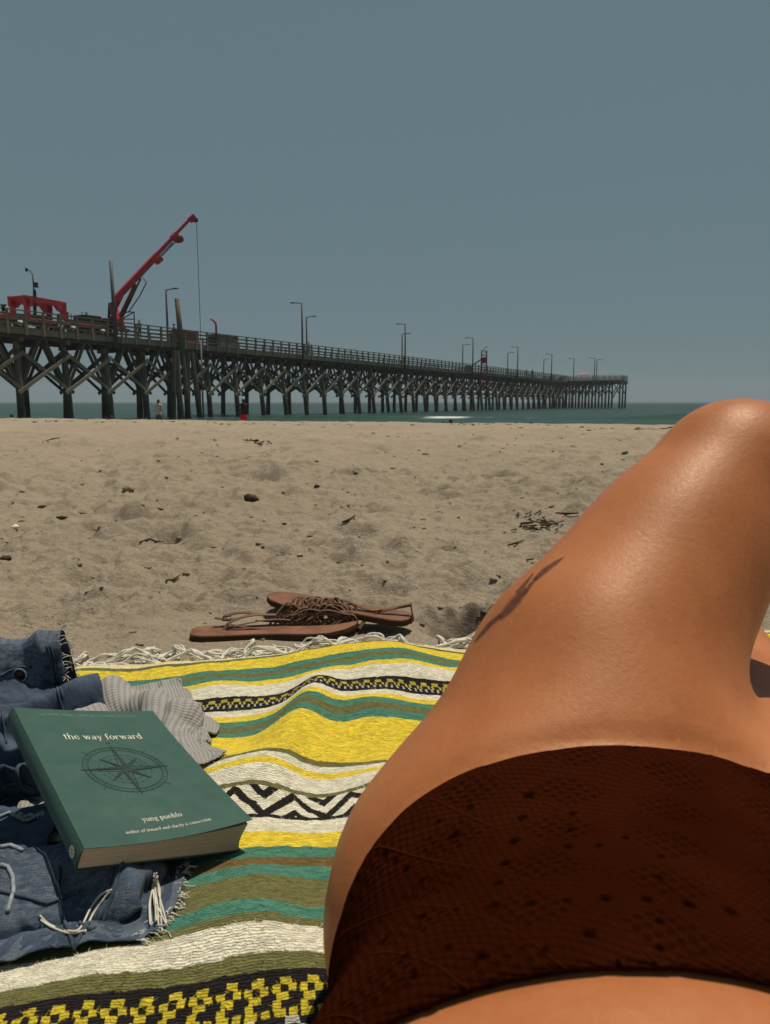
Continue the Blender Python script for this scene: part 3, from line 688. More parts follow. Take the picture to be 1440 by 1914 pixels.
# ---------------------------------------------------------------- striped blanket
TH = R(9.5); CT, ST = math.cos(TH), math.sin(TH)
def uv_of(x, y): return x*CT + y*ST, y*CT - x*ST
def xy_of(u, v): return u*CT - v*ST, v*CT + u*ST
def ridge(x, y, x0, y0, lx, ly, a=0):
    ca, sa = math.cos(a), math.sin(a); dx = x-x0; dy = y-y0
    return np.exp(-((dx*ca+dy*sa)/lx)**2 - ((-dx*sa+dy*ca)/ly)**2)
VEDGE = 1.29
def blanket_z(x, y):
    z = .019 + .021*fbm(x*5, y*4, 61, 2) + .0068*fbm(x*14, y*12, 62, 2)
    z = z + .028*ridge(x, y, -.105, .90, .034, .16, R(-6)) + .013*ridge(x, y, -.02, .95, .05, .10)
    z = z - .006*ridge(x, y, -.055, .97, .03, .08)
    z = z + .020*ridge(x, y, -.085, 1.25, .13, .12) + .010*ridge(x, y, -.30, 1.17, .09, .08)
    z = z + .022*ridge(x, y, -.125, .565, .070, .075, R(15)) + .012*ridge(x, y, -.16, .78, .05, .05) + .010*ridge(x, y, -.24, 1.06, .05, .06) + .012*ridge(x, y, .03, 1.10, .06, .07) + .010*ridge(x, y, -.02, .74, .06, .08) + .008*ridge(x, y, -.20, .47, .05, .05)
    z = z + .010*np.exp(-((y-1.255-.167*x)/.018)**2)*vnoise(x*16, y*0, 71)
    vv = y*CT - x*ST; z = z*(.30+.70*np.clip((VEDGE-vv)/.055, 0, 1)**.7)
    # pressed down under the body
    bx = .16 + .37*(y-.40)
    z = z*(1 - .75*np.exp(-((x-bx-.08)/.17)**4)*(y < .75))
    return np.maximum(z, .004)
def stripe_v(row): p = on_z(655, row, .022); return uv_of(p[0], p[1])[1]
VEDGE = stripe_v(1211)+.012
WH, YE, OL, TE, BR, BK = 'w', 'y', 'o', 't', 'b', 'k'
STR = [(1211, WH), (1215, YE), (1219, WH), (1224, OL), (1229, YE), (1243, TE), (1250, OL), (1257, TE), (1265, YE), (1272, WH), (1290, 'P1'), (1312, WH), (1321, YE), (1330, TE), (1340, OL), (1351, TE), (1362, YE),
       (1426, OL), (1433, WH), (1442, YE), (1451, WH), (1474, OL), (1480, 'P2'), (1526, WH), (1553, YE), (1582, TE), (1602, BR), (1618, TE), (1643, OL), (1698, TE), (1722, OL), (1737, WH), (1784, OL), (1811, 'P3'), (1885, 'P4'), (1960, WH), (2010, OL), (2040, TE), (2075, YE), (2200, OL), (2240, WH)]
def mat_blanket():
    N = NT('blanket_weave'); uvn = N.n('ShaderNodeUVMap').outputs[0]; q = sep(N, uvn)
    u, v = q[0], q[1]                                 # metres
    wob = N.noise(uvn, 60, 3, .6); yarn = N.noise(N.vscale(uvn, (90, 520, 1)), 1.0, 3, .7)
    vj = N.math('ADD', v, N.math('ADD', N.math('MULTIPLY', N.math('SUBTRACT', wob, .5), .006), N.math('MULTIPLY', N.math('SUBTRACT', yarn, .5), .006)))
    C = {'w': (.82, .77, .61), 'y': (.88, .67, .095), 'o': (.178, .170, .066), 't': (.088, .240, .172), 'b': (.19, .125, .045), 'k': (.016, .012, .012)}
    bounds = [stripe_v(r) for r, _ in STR]            # decreasing v
    col_ = C['w']; out = None
    cur = C['w']
    for (r, k), b in zip(STR, bounds):
        m = N.math('LESS_THAN', vj, b)
        tgt = None
        if k in C: tgt = C[k]
        else:
            i = [s for s, _ in STR].index(r); b2 = bounds[i+1]; t = N.mapr(vj, b2, b, 0, 1)     # 0 near edge .. 1 far edge
            uj = N.math('ADD', u, N.math('MULTIPLY', N.math('SUBTRACT', wob, .5), .006))
            def bitmap(rows, per, pal):
                nr, nc = len(rows), len(rows[0]); cu = N.math('FLOOR', N.math('MULTIPLY', N.math('FRACT', N.math('MULTIPLY', uj, per)), nc)); cv = N.math('FLOOR', N.math('MULTIPLY', N.math('MINIMUM', t, .999), nr))
                ix = N.math('DIVIDE', N.math('ADD', N.math('ADD', N.math('MULTIPLY', cv, nc), cu), .5), nr*nc); flat = ''.join(rows[::-1]); st = []
                for q_, ch in enumerate(flat):
                    if not st or st[-1][1] != pal[ch]: st.append((q_/(nr*nc), pal[ch]))
                return N.ramp(ix, st, 'CONSTANT')
            if k == 'P1':
                tgt = bitmap(['kkkkkk', 'ykkkyy', 'kykykk', 'kkwkkw', 'kkkkkk'], 62, {'k': C['k'], 'y': (.50, .42, .08), 'w': (.50, .48, .40)})
            elif k == 'P2':
                z = N.math('PINGPONG', N.math('MULTIPLY', uj, 17), .5)                         # big zigzags, repeated in chevrons
                e = N.math('FRACT', N.math('SUBTRACT', N.math('MULTIPLY', t, 1.7), N.math('MULTIPLY', z, 2.6)))
                tgt = N.mix(N.math('LESS_THAN', e, .47), C['w'], C['k'])
                edge = N.math('LESS_THAN', t, .13); tgt = N.mix(edge, tgt, C['k'])
            elif k == 'P3':
                tgt = bitmap(['kkkkkkk', 'kkkyyyk', 'kyykkyy', 'kkyyykk', 'kyykkkk', 'kyyykyy'], 54, {'k': C['k'], 'y': (.62, .49, .06)})
            else:
                tgt = bitmap(['kkwwkk', 'kwkkwk', 'wkookw', 'kwkkwk', 'kkwwkk'], 34, {'k': C['k'], 'w': (.52, .50, .45), 'o': (.10, .11, .05)})
        out = N.mix(m, out if out is not None else cur, tgt); cur = tgt
    c = out
    # yarn by yarn variation, dark gaps between the wefts, stray fibres
    vr = N.voro(N.vscale(uvn, (160, 380, 1)), 1.0, 'F1', 'Color'); vr = sep(N, vr)[0]
    hs = N.n('ShaderNodeHueSaturation'); N.set(hs.inputs['Color'], c); N.set(hs.inputs['Value'], N.mapr(vr, 0, 1, .74, 1.12)); hs.inputs['Saturation'].default_value = 1.05
    vw = N.math('ADD', v, N.math('MULTIPLY', N.math('SUBTRACT', N.noise(uvn, 90, 2, .6), .5), .006)); row = N.math('MULTIPLY', vw, 400); stitch = N.math('SINE', N.math('ADD', N.math('MULTIPLY', u, 1250), N.math('MULTIPLY', N.math('FLOOR', row), 3.1416)))
    weft = N.math('ABSOLUTE', N.math('SINE', N.math('MULTIPLY', row, 3.1416)))
    h = N.math('ADD', N.math('MULTIPLY', weft, N.math('ADD', .7, N.math('MULTIPLY', stitch, .15))), N.math('MULTIPLY', N.noise(uvn, 420, 3, .7), 1.1))
    h = N.math('ADD', h, N.math('MULTIPLY', N.noise(uvn, 110, 3, .65), .9))
    c = N.mix(N.mapr(h, .45, .95, .28, 0), hs.outputs[0], (.05, .045, .03))
    sh = N.b.inputs.get('Sheen Weight'); sh.default_value = .04; N.b.inputs['Sheen Roughness'].default_value = .6
    return N.fin(c, .95, N.bump(h, .8, .0028), .1)
U0, U1, V0, V1 = -.47, 1.15, -.75, stripe_v(1211)+.012
nu, nv = int((U1-U0)/.0055), int((V1-V0)/.0055)
Ug, Vg = np.meshgrid(np.linspace(U0, U1, nu), np.linspace(V0, V1, nv), indexing='xy')
edge_w = .006*fbm(Vg*14, Ug*0, 81, 2)*np.exp(-(Ug-U0)/.05)
Xg, Yg = xy_of(Ug+edge_w, Vg + .010*fbm(Ug*9, Vg*0, 82, 2)*np.exp(-(V1-Vg)/.04))
bl_me = gridmesh('blanket', np.stack([Xg, Yg, blanket_z(Xg, Yg)], -1), uv=np.stack([Ug, Vg], -1))
blanket = link(bl_me, 'striped_blanket', mat_blanket())
tag(blanket, 'woven blanket striped yellow, teal, olive, white and black, spread on the sand', 'blanket')
sm = blanket.modifiers.new('thick', 'SOLIDIFY'); sm.thickness = .005; sm.offset = -1
COTTON = paint('cotton_cord', (.62, .585, .50), .95, .12, 60, .1)
rt = random.Random(3)
def cord(pts, r, name, mat, parent, tw=260, n=7, into=None):
    pts = [Vector(p) for p in pts]; m = len(pts); V = []; F = []
    dense = []
    for i in range(m-1):
        p0, p1, p2, p3 = pts[max(i-1, 0)], pts[i], pts[i+1], pts[min(i+2, m-1)]
        for k in range(6):
            t = k/6; dense.append(.5*((2*p1)+(p2-p0)*t+(2*p0-5*p1+4*p2-p3)*t*t+(3*p1-p0-3*p2+p3)*t*t*t))
    dense.append(pts[-1]); s = 0; M = len(dense); nr = Vector((0, 0, 1))
    for i, p in enumerate(dense):
        t = (dense[min(i+1, M-1)]-dense[max(i-1, 0)]).normalized(); nr = (nr-t*nr.dot(t)).normalized(); b = t.cross(nr)
        if i: s += (p-dense[i-1]).length
        for k in range(n*2):
            a = math.pi*k/n; rr = r*(.78+.30*abs(math.cos(a*1.0+s*tw)))*(1 if i < M-1 else .5)
            V.append(p+(b*math.cos(a)+nr*math.sin(a))*rr)
    q = n*2
    for i in range(M-1):
        for k in range(q): F.append((i*q+k, i*q+(k+1) % q, (i+1)*q+(k+1) % q, (i+1)*q+k))
    F.append(tuple((M-1)*q+k for k in range(q)))
    if into is not None: into.add(V, F); return None
    return MB().add(V, F).build(name, mat, parent, True)
for i in range(62):
    u = U0+.01+i*.0182+rt.uniform(-.006, .006); x, y = xy_of(u, V1-.004)
    L = rt.uniform(.07, .13); th = rt.uniform(-1.1, 1.1); pts = [(x, y, float(blanket_z(np.array([x]), np.array([y]))[0])+.001)]
    px_, py_ = x, y; lift = rt.uniform(.008, .030) if rt.random() < .65 else .004
    for k in range(1, 6):
        th += rt.uniform(-.75, .75); px_ += math.sin(th)*L/5; py_ += math.cos(th)*L/5*.6
        pts.append((px_, py_, max(sand_z(px_, py_)+.004, .003)+lift*math.sin(math.pi*min(1, k/4.6))+.002*rt.random()))
    T_ = MB(); rr_ = rt.uniform(.0015, .0022)
    for s_ in range(4):                              # four soft plies, fraying apart towards the tip
        cord([(p[0]+rt.gauss(0, .0011+.0010*k), p[1]+rt.gauss(0, .0011+.0010*k), p[2]+abs(rt.gauss(0, .0010+.0006*k))) for k, p in enumerate(pts)], rr_, '', None, None, 420, 3, T_)
    T_.build('tassel', COTTON, blanket, True)
for i in range(70):
    u = U0+.01+rt.random()*1.0; x, y = xy_of(u, V1-.006); th = rt.uniform(-1.4, 1.4); pts = [(x, y, float(blanket_z(np.array([x]), np.array([y]))[0])+.002)]
    for k in range(1, 5):
        th += rt.uniform(-.9, .9); x += math.sin(th)*.012; y += math.cos(th)*.007; pts.append((x, y, max(sand_z(x, y)+.003, .004)+rt.uniform(0, .012)))
    cord(pts, .0022, 'loose_yarn', COTTON, blanket, n=3)

# ---------------------------------------------------------------- cloth solver (draping of the clothes)
def drape(P, stretch=1.1, steps=160, collide=None, closed=False, grav=.0006, seed=1, noise=.004, bend=.15, pin=None):
    r0 = np.random.default_rng(seed); n, m = P.shape[:2]
    def links(P0):
        L = []
        for di, dj, w in ((0, 1, 1), (1, 0, 1), (1, 1, .6), (1, -1, .6), (0, 2, bend), (2, 0, bend)):
            if closed: B = np.roll(P0, -dj, 1)
            else: B = None
            if closed: A = P0[:n-di] if di else P0; Bq = B[di:] if di else B
            else:
                j0 = max(0, -dj); j1 = m-max(0, dj); A = P0[:n-di, j0:j1]; Bq = P0[di:, j0+dj:j1+dj]
            L.append((di, dj, w, np.linalg.norm(Bq-A, axis=-1)*stretch))
        return L
    LK = links(P); P = P + r0.normal(size=P.shape)*noise; prev = P.copy(); P0 = P.copy()
    for s in range(steps):
        vel = (P-prev)*.90; prev = P.copy(); P = P+vel; P[..., 2] -= grav
        for it in range(4):
            D = np.zeros_like(P); W = np.zeros(P.shape[:2])
            for di, dj, w, L in LK:
                if closed:
                    A = P[:n-di] if di else P; B = np.roll(P, -dj, 1); B = B[di:] if di else B
                else:
                    j0 = max(0, -dj); j1 = m-max(0, dj); A = P[:n-di, j0:j1]; B = P[di:, j0+dj:j1+dj]
                d = B-A; l = np.linalg.norm(d, axis=-1); f = (w*.5*(l-L)/np.maximum(l, 1e-6))[..., None]*d
                if closed:
                    if di: D[:n-di] += f; g = np.zeros_like(P); g[di:] = -f; D += np.roll(g, dj, 1); W[:n-di] += w; gw = np.zeros(W.shape); gw[di:] = w; W += np.roll(gw, dj, 1)
                    else: D += f; D += np.roll(-f, dj, 1); W += 2*w
                else:
                    D[:n-di, j0:j1] += f; W[:n-di, j0:j1] += w; D[di:, j0+dj:j1+dj] -= f; W[di:, j0+dj:j1+dj] += w
            P = P + 1.5*D/W[..., None]
        if collide is not None: P = collide(P)
    return P
def push_out(P, f, eps=.002, h=.003):
    d = f(P.astype(np.float32)); m = d < eps
    if not m.any(): return P
    Q = P[m].astype(np.float32); g = np.stack([f(Q+np.eye(3, dtype=np.float32)[k]*h)-f(Q-np.eye(3, dtype=np.float32)[k]*h) for k in range(3)], -1)
    g /= np.linalg.norm(g, axis=-1, keepdims=True)+1e-9; P = P.copy(); P[m] += g*(eps-d[m])[:, None]; return P
def cap_sdf(a, b, r1, r2, fl=1.0):
    def f(P):
        Q = P*np.array([1, 1, 1/fl], np.float32); a2 = np.array(a)*np.array([1, 1, 1/fl]); b2 = np.array(b)*np.array([1, 1, 1/fl])
        ba = (b2-a2).astype(np.float32); t = np.clip(((Q-a2.astype(np.float32)) @ ba)/(ba @ ba), 0, 1); d = Q-a2.astype(np.float32)-t[..., None]*ba
        return (np.sqrt((d*d).sum(-1))-(r1+(r2-r1)*t))*min(1, fl)
    return f
_bx = np.linspace(-1.0, .3, 261); _by = np.linspace(.3, 1.3, 201); _BZ = blanket_z(*np.meshgrid(_bx, _by, indexing='ij'))
def bz_fast(x, y):
    i = np.clip((np.asarray(x)+1.0)/1.3*260, 0, 259.99); j = np.clip((np.asarray(y)-.3)/1.0*200, 0, 199.99); i0 = i.astype(int); j0 = j.astype(int); fi = i-i0; fj = j-j0
    return (_BZ[i0, j0]*(1-fi)+_BZ[i0+1, j0]*fi)*(1-fj)+(_BZ[i0, j0+1]*(1-fi)+_BZ[i0+1, j0+1]*fi)*fj
def upsample(P, closed=False):
    Q = np.roll(P, -1, 1) if closed else P[:, 1:]; n, m = P.shape[:2]
    A = np.empty((n, 2*m if closed else 2*m-1)+P.shape[2:]); A[:, ::2] = P; A[:, 1::2] = (P[:, :Q.shape[1]]+Q)/2
    B = np.empty((2*n-1,)+A.shape[1:]); B[::2] = A; B[1::2] = (A[1:]+A[:-1])/2; return B
def floor_fix(P, extra=.004):
    z = bz_fast(P[..., 0], P[..., 1])+extra; P = P.copy(); P[..., 2] = np.maximum(P[..., 2], z); return P

def folds(P, amp, seed, fx=(16, 7), sharp=1.0, closed=False, inward=None):
    if closed: du = np.roll(P, -1, 1)-np.roll(P, 1, 1)
    else: du = np.gradient(P, axis=1)
    dv = np.gradient(P, axis=0); nr = np.cross(du, dv); nr /= np.linalg.norm(nr, axis=-1, keepdims=True)+1e-9
    if inward is not None:
        s = ((P-inward)*nr).sum(-1); nr = nr*np.where(s < 0, -1, 1)[..., None]
    else: nr = nr*np.where(nr[..., 2] < 0, -1, 1)[..., None]
    x, y, z = P[..., 0], P[..., 1], P[..., 2]
    a = x*fx[0]+z*fx[1]+1.2*vnoise(x*9, y*9+z*6, seed+5); b = y*fx[0]-z*fx[0]+1.2*vnoise(x*9+4, y*9-z*5, seed+6)
    h = 0
    for k, w in ((1.0, 1.0), (2.1, .45), (4.3, .18)):
        nz = vnoise(a*k, b*k*.55, seed+int(k*10)); h = h+w*(.28-np.abs(nz)**sharp*1.15)
    return P+nr*(amp*h)[..., None]
# ---------------------------------------------------------------- denim shorts
def mat_denim(name, inside=False):
    N = NT(name); uvn = N.n('ShaderNodeUVMap').outputs[0]; q = sep(N, uvn)
    tw = N.math('SINE', N.math('ADD', N.math('MULTIPLY', q[0], 3600), N.math('MULTIPLY', q[1], 5200)))
    fade = N.noise(uvn, 16, 5, .7, .4); slub = N.noise(N.vscale(uvn, (1100, 140, 1)), 1, 3, .7); slub2 = N.noise(N.vscale(uvn, (160, 1100, 1)), 1, 3, .7)
    c = N.mix(N.mapr(fade, .38, .68, 0, 1), (.009, .017, .036), (.056, .086, .135))
    f = N.math('ADD', N.math('MULTIPLY', tw, .07), N.math('ADD', slub, N.math('MULTIPLY', slub2, .5)))
    c = N.mix(N.mapr(f, .55, 1.1, 0, .6), c, (.135, .17, .22) if not inside else (.28, .31, .34))
    h = N.math('ADD', N.math('MULTIPLY', tw, .2), N.math('MULTIPLY', slub, .8))
    N.b.inputs['Sheen Weight'].default_value = .0
    return N.fin(c, .9, N.bump(h, .4, .0008), .15)
DENIM = mat_denim('denim'); DENIM_IN = mat_denim('denim_inside', True)
THREAD = paint('frayed_white_thread', (.58, .55, .47), .95, .15, 80, .1)
STITCH = paint('denim_seam', (.055, .075, .105), .9, .4, 200, .15)
shorts = thing('denim_shorts', 'dark blue cut off denim shorts with frayed hems crumpled under the green book', 'shorts', (-.38, .75, .02))
def tube_grid(a, b, ra, rb, n, m, fl=.75, sag=0, endcut=0.0):
    a = np.array(a); b = np.array(b); ax = b-a; L = np.linalg.norm(ax); ax = ax/L
    s1 = np.cross(ax, [0, 0, 1]); s1 /= np.linalg.norm(s1); s2 = np.cross(s1, ax)
    t = np.linspace(0, 1, n)[:, None]; th = np.linspace(0, 2*math.pi, m, endpoint=False)[None, :]
    r = ra+(rb-ra)*t
    P = a+ax*(t*L)[..., None] + (np.cos(th)*r)[..., None]*s1 + (np.sin(th)*r*fl)[..., None]*s2
    P += ax*(endcut*np.cos(th)*t)[..., None]
    U = np.broadcast_to(th/(2*math.pi)*2*math.pi*ra, (n, m)); V = np.broadcast_to(t*L, (n, m))
    return P, np.stack([U, V], -1)
def cloth_obj(P, UV, name, mat, parent, closed=False, thick=.0014, mat2=None):
    if closed: P = np.concatenate([P, P[:, :1]], 1); UV = np.concatenate([UV, UV[:, :1]+np.array([UV[0, -1, 0]+UV[0, 1, 0], 0])], 1)
    me = gridmesh(name, P, uv=UV); o = link(me, name, mat, parent)
    if mat2 is not None: me.materials.append(mat2)
    w_ = o.modifiers.new('weld', 'WELD'); w_.merge_threshold = 1e-5
    ss = o.modifiers.new('sub', 'SUBSURF'); ss.levels = 1; ss.render_levels = 1
    so_ = o.modifiers.new('thick', 'SOLIDIFY'); so_.thickness = thick; so_.offset = 0
    if mat2 is not None: so_.material_offset = 1
    return o
# upper leg: stands up behind the book, hem open to the right
la, lb = (-.76, .900, .050), (-.368, .985, .082)
P_, UVt = tube_grid(la, lb, .034, .031, 46, 84, 2.3, endcut=.0)
fin_ = cap_sdf(la, lb, .023, .022, 2.4)
Pu = drape(P_, 1.10, 120, lambda P: floor_fix(push_out(P, fin_)), True, seed=4, noise=.004, bend=.35)
Pu = upsample(Pu, True); UVt = upsample(UVt); UVt = np.concatenate([UVt, UVt[:, -1:]+(UVt[:, -1:]-UVt[:, -2:-1])], 1)
Pu = floor_fix(folds(Pu, .028, 3, (22, 9), 1, True, np.array([0, .945, .060])*np.array([0, 1, 1])+Pu*np.array([1, 0, 0])))
leg_a = cloth_obj(Pu, UVt, 'leg', DENIM, shorts, True, mat2=DENIM_IN); leg_a['label'] = 'upper denim leg with frayed hem standing behind the book'
# lower leg: lies towards the viewer, hem at the front right
lc, ld = (-.58, .535, .045), (-.228, .572, .028)
P_, UVt = tube_grid(lc, ld, .085, .064, 48, 88, .50)
fin2 = cap_sdf(lc, ld, .062, .044, .50)
Pl = drape(P_, 1.12, 140, lambda P: floor_fix(push_out(P, fin2)), True, seed=9, noise=.005, bend=.3)
Pl = upsample(Pl, True); UVt = upsample(UVt); UVt = np.concatenate([UVt, UVt[:, -1:]+(UVt[:, -1:]-UVt[:, -2:-1])], 1)
Pl = floor_fix(folds(Pl, .030, 8, (27, 12), 1, True, np.array([0, .553, .040])*np.array([0, 1, 1])+Pl*np.array([1, 0, 0])))
leg_b = cloth_obj(Pl, UVt, 'leg', DENIM, shorts, True, mat2=DENIM_IN); leg_b['label'] = 'lower denim leg with white frayed threads in front of the book'
# the crumpled seat and waist between them
gx, gy = np.meshgrid(np.linspace(-.74, -.37, 66), np.linspace(.54, .97, 70), indexing='xy'); gx = -.74+(gx+.74)*((.44-.075*np.clip((gy-.62)/.35, 0, 1))/.37)
wx = vnoise(gx*7, gy*7, 95); rA = 1-np.clip(np.abs(vnoise(gx*4.5+wx*1.2, gy*13+wx*2.5+gx*4, 91))*3.2, 0, 1); rB = 1-np.clip(np.abs(vnoise(gx*11+wx, gy*17-gx*7+wx, 92))*3.0, 0, 1)
mz = .018+.070*rA**1.25+.024*rB**1.2 + .030*np.clip((gy-.80)/.15, 0, 1)
Pm = np.stack([gx+.030*vnoise(gx*9, gy*12, 93), gy-.035*(rA-.4)-.012*rB, mz], -1); UVm = np.stack([gx*1.3, gy*1.8], -1)
Pm = drape(Pm, 1.0, 14, lambda P: floor_fix(P), False, seed=12, noise=.001, bend=.5)
Pm = upsample(Pm); UVm = upsample(UVm)
Pm = floor_fix(folds(Pm, .026, 15, (17, 9), .9))
seat = cloth_obj(Pm, UVm, 'seat_panel', DENIM, shorts, mat2=DENIM_IN)
def on_grid(P, i, j, off=.0015):                     # a point just off the cloth
    n, m = P.shape[:2]; i = min(max(i, 1), n-2); a = P[i, j % m]
    nrm = np.cross(P[i, (j+1) % m]-P[i, (j-1) % m], P[i+1, j % m]-P[i-1, j % m]); nrm = nrm/(np.linalg.norm(nrm)+1e-9)
    return a, nrm
cen_u = (np.array(la)+np.array(lb))/2
def outward(P, i, j, c, off):
    a, nrm = on_grid(P, i, j); q = a-np.array([a[0], c[1], c[2]])
    if nrm @ q < 0: nrm = -nrm
    return Vector(a+nrm*off)
# side seam across the upper leg, its stitch line and the rivet
jt = int(168*.42)
for k, (dj, rr) in enumerate(((0, .0022), (1, .0011))):
    pass
for i0 in (66, 20):
    pts = [outward(Pu, i0-int(abs(j-jt)*.10), j, cen_u, .0012) for j in range(int(168*.18), int(168*.82))]
    MB().tube(pts, .0016, 6).build('seam', STITCH, leg_a, True)
pts = [outward(Pu, i, int(168*.34), cen_u, .001) for i in range(2, 66)]; MB().tube(pts, .0015, 6).build('seam', STITCH, leg_a, True)
rv = outward(Pu, 52, int(168*.50), cen_u, .002)
MB().sphere(rv, (.0052, .003, .0052), 14, 8).build('rivet', paint('dark_copper', (.05, .035, .03), .3, .2, 90, .5, .9), leg_a, True)
cen_l = (np.array(lc)+np.array(ld))/2
for j0 in (int(176*.36), int(176*.62)):
    pts = [outward(Pl, i, j0, cen_l, .001) for i in range(6, 92)]; MB().tube(pts, .0017, 6).build('seam', STITCH, leg_b, True)
pts = [outward(Pl, 82, j, cen_l, .001) for j in range(6, 170)]; MB().tube(pts, .0016, 6).build('seam', STITCH, leg_b, True)
# frayed threads of the hems
def fray(P, parent, n, lmin, lmax, seed, drop=.5):
    r = random.Random(seed); m = P.shape[1]; B = MB(); cc = P[-1].mean(0)
    for k in range(n):
        j = r.randrange(m); a = Vector(P[-1, j]); out = (Vector(P[-1, j])-Vector(P[-4, j])).normalized(); L = r.uniform(lmin, lmax)*(2.4 if r.random() < .12 else 1)
        d = (out+Vector((r.gauss(0, .55), r.gauss(0, .55), r.gauss(0, .55)))).normalized(); pts = [a-out*.003]
        p = a.copy()
        for s in range(5):
            d = (d+Vector((r.gauss(0, .22), r.gauss(0, .22), r.gauss(0, .22)-drop*.3))).normalized(); p = p+d*L/5
            p.z = max(p.z, float(bz_fast(p.x, p.y))+.001); pts.append(p.copy())
        B.tube(pts, .00042, 4, False)
    o = B.build('hem_fray', THREAD, parent, True); o['kind'] = 'stuff'; return o
fray(Pu, leg_a, 300, .004, .014, 5); fray(Pl, leg_b, 260, .004, .012, 6, 1.5)
# the long loose threads lying over the lower leg and hanging at its hem
def S(px, py, Y): return Vector(at_depth(px, py, Y))
def long_thread(pl_, r=.0008):
    B = MB(); pts = [Vector(p) for p in pl_]; d = []
    for i in range(len(pts)-1):
        p0, p1, p2, p3 = pts[max(i-1, 0)], pts[i], pts[i+1], pts[min(i+2, len(pts)-1)]
        for k in range(8):
            t = k/8; d.append(.5*((2*p1)+(p2-p0)*t+(2*p0-5*p1+4*p2-p3)*t*t+(3*p1-p0-3*p2+p3)*t*t*t))
    d.append(pts[-1]); B.tube(d, r, 6); return B.build('loose_thread', THREAD, leg_b, True)
from mathutils.bvhtree import BVHTree
def bvh_of(objs):
    dg = bpy.context.evaluated_depsgraph_get(); V = []; F = []
    for o in objs:
        ev = o.evaluated_get(dg); me = ev.to_mesh(); k = len(V); M = o.matrix_world.copy() if o.parent is None else Matrix.Identity(4)
        V += [v.co.copy() for v in me.vertices]; F += [tuple(i+k for i in p.vertices) for p in me.polygons]; ev.to_mesh_clear()
    return BVHTree.FromPolygons(V, F)
def cast(bv, px, py, off=.0012):
    r = Vector(pix_ray(px, py)).normalized(); h = bv.ray_cast(Vector((0, 0, CAMZ)), r)
    if h[0] is None: return None
    n = h[1] if h[1].dot(r) < 0 else -h[1]
    return h[0]+n*off, n, h[0]
bpy.context.view_layer.update()
bv = bvh_of([leg_b, blanket, seat])
for path in ([(75, 1712), (95, 1728), (128, 1742), (150, 1738), (170, 1700), (190, 1674), (212, 1664)], [(78, 1720), (100, 1737), (130, 1746), (158, 1742)], [(160, 1744), (175, 1710), (196, 1682), (208, 1668)]):
    q = [cast(bv, *p, .0015) for p in path]; q = [a[0] for a in q if a]
    if len(q) > 2: long_thread(q)
bv2 = bvh_of([leg_a, seat, leg_b])
def lay(path, r, name, mat, parent, off=.0012, sub=5):
    dens = []
    for (x0, y0), (x1, y1) in zip(path[:-1], path[1:]): dens += [(x0+(x1-x0)*k/sub, y0+(y1-y0)*k/sub) for k in range(sub)]
    q = [cast(bv2, *p, off) for p in dens+[path[-1]]]; q = [a[0] for a in q if a and a[0].y < 1.1]; run = []
    for p in q:
        if run and (p-run[-1]).length > .035:
            if len(run) > 3: MB().tube(run, r, 6).build(name, mat, parent, True)
            run = []
        run.append(p)
    if len(run) > 3: MB().tube(run, r, 6).build(name, mat, parent, True)
h = cast(bv2, 38, 1262, .001)
if h:
    MB().sphere(h[0], (.0062, .0036, .0062), 16, 8).build('rivet', paint('rivet_copper', (.05, .035, .03), .3, .2, 90, .5, .9), leg_a, True)
    MB().tube([h[0]+Vector((math.cos(a*.4)*.0085, -.001, math.sin(a*.4)*.0085)) for a in range(17)], .0011, 6).build('worn_ring', paint('worn_denim', (.20, .24, .28), .9, .3, 200, .1), leg_a, True)
WORN = paint('worn_pale_denim', (.26, .29, .32), .95, .35, 240, .1)
for pth in ([(88, 1206), (97, 1235), (104, 1270), (112, 1310), (118, 1330)], [(94, 1204), (103, 1235), (110, 1270), (118, 1308)]): lay(pth, .0013, 'seam', STITCH, leg_a)
for pth in ([(0, 1264), (18, 1253), (40, 1246), (60, 1247)], [(4, 1330), (10, 1370), (12, 1420)], [(0, 1470), (30, 1462), (60, 1470)], [(0, 1500), (40, 1492), (70, 1500)]): lay(pth, .0013, 'seam', STITCH, seat)
for pth in ([(0, 1528), (18, 1520), (40, 1532), (58, 1524), (74, 1530)], [(0, 1585), (20, 1582), (42, 1592)], [(0, 1618), (14, 1622), (24, 1640), (26, 1668), (18, 1690), (14, 1706)]): lay(pth, .0017, 'worn_edge', WORN, seat)
for pth in ([(0, 1668), (40, 1676), (90, 1690), (150, 1668)], [(112, 1622), (108, 1660), (116, 1710), (128, 1740)]): lay(pth, .0014, 'seam', STITCH, leg_b)
rw = random.Random(4)
for k in range(11):
    q = [cast(bv, xx, yy, .002+.003*rw.random()) for xx, yy in ((280+rw.uniform(0, 14), 1640+rw.uniform(-8, 6)), (282+k*1.4+rw.uniform(-3, 3), 1664), (284+k*1.8+rw.uniform(-4, 4), 1698), (286+k*2.4+rw.uniform(-5, 5), 1724+rw.uniform(0, 26)))]
    q = [a[0] for a in q if a]
    if len(q) > 2: long_thread(q, .0006)
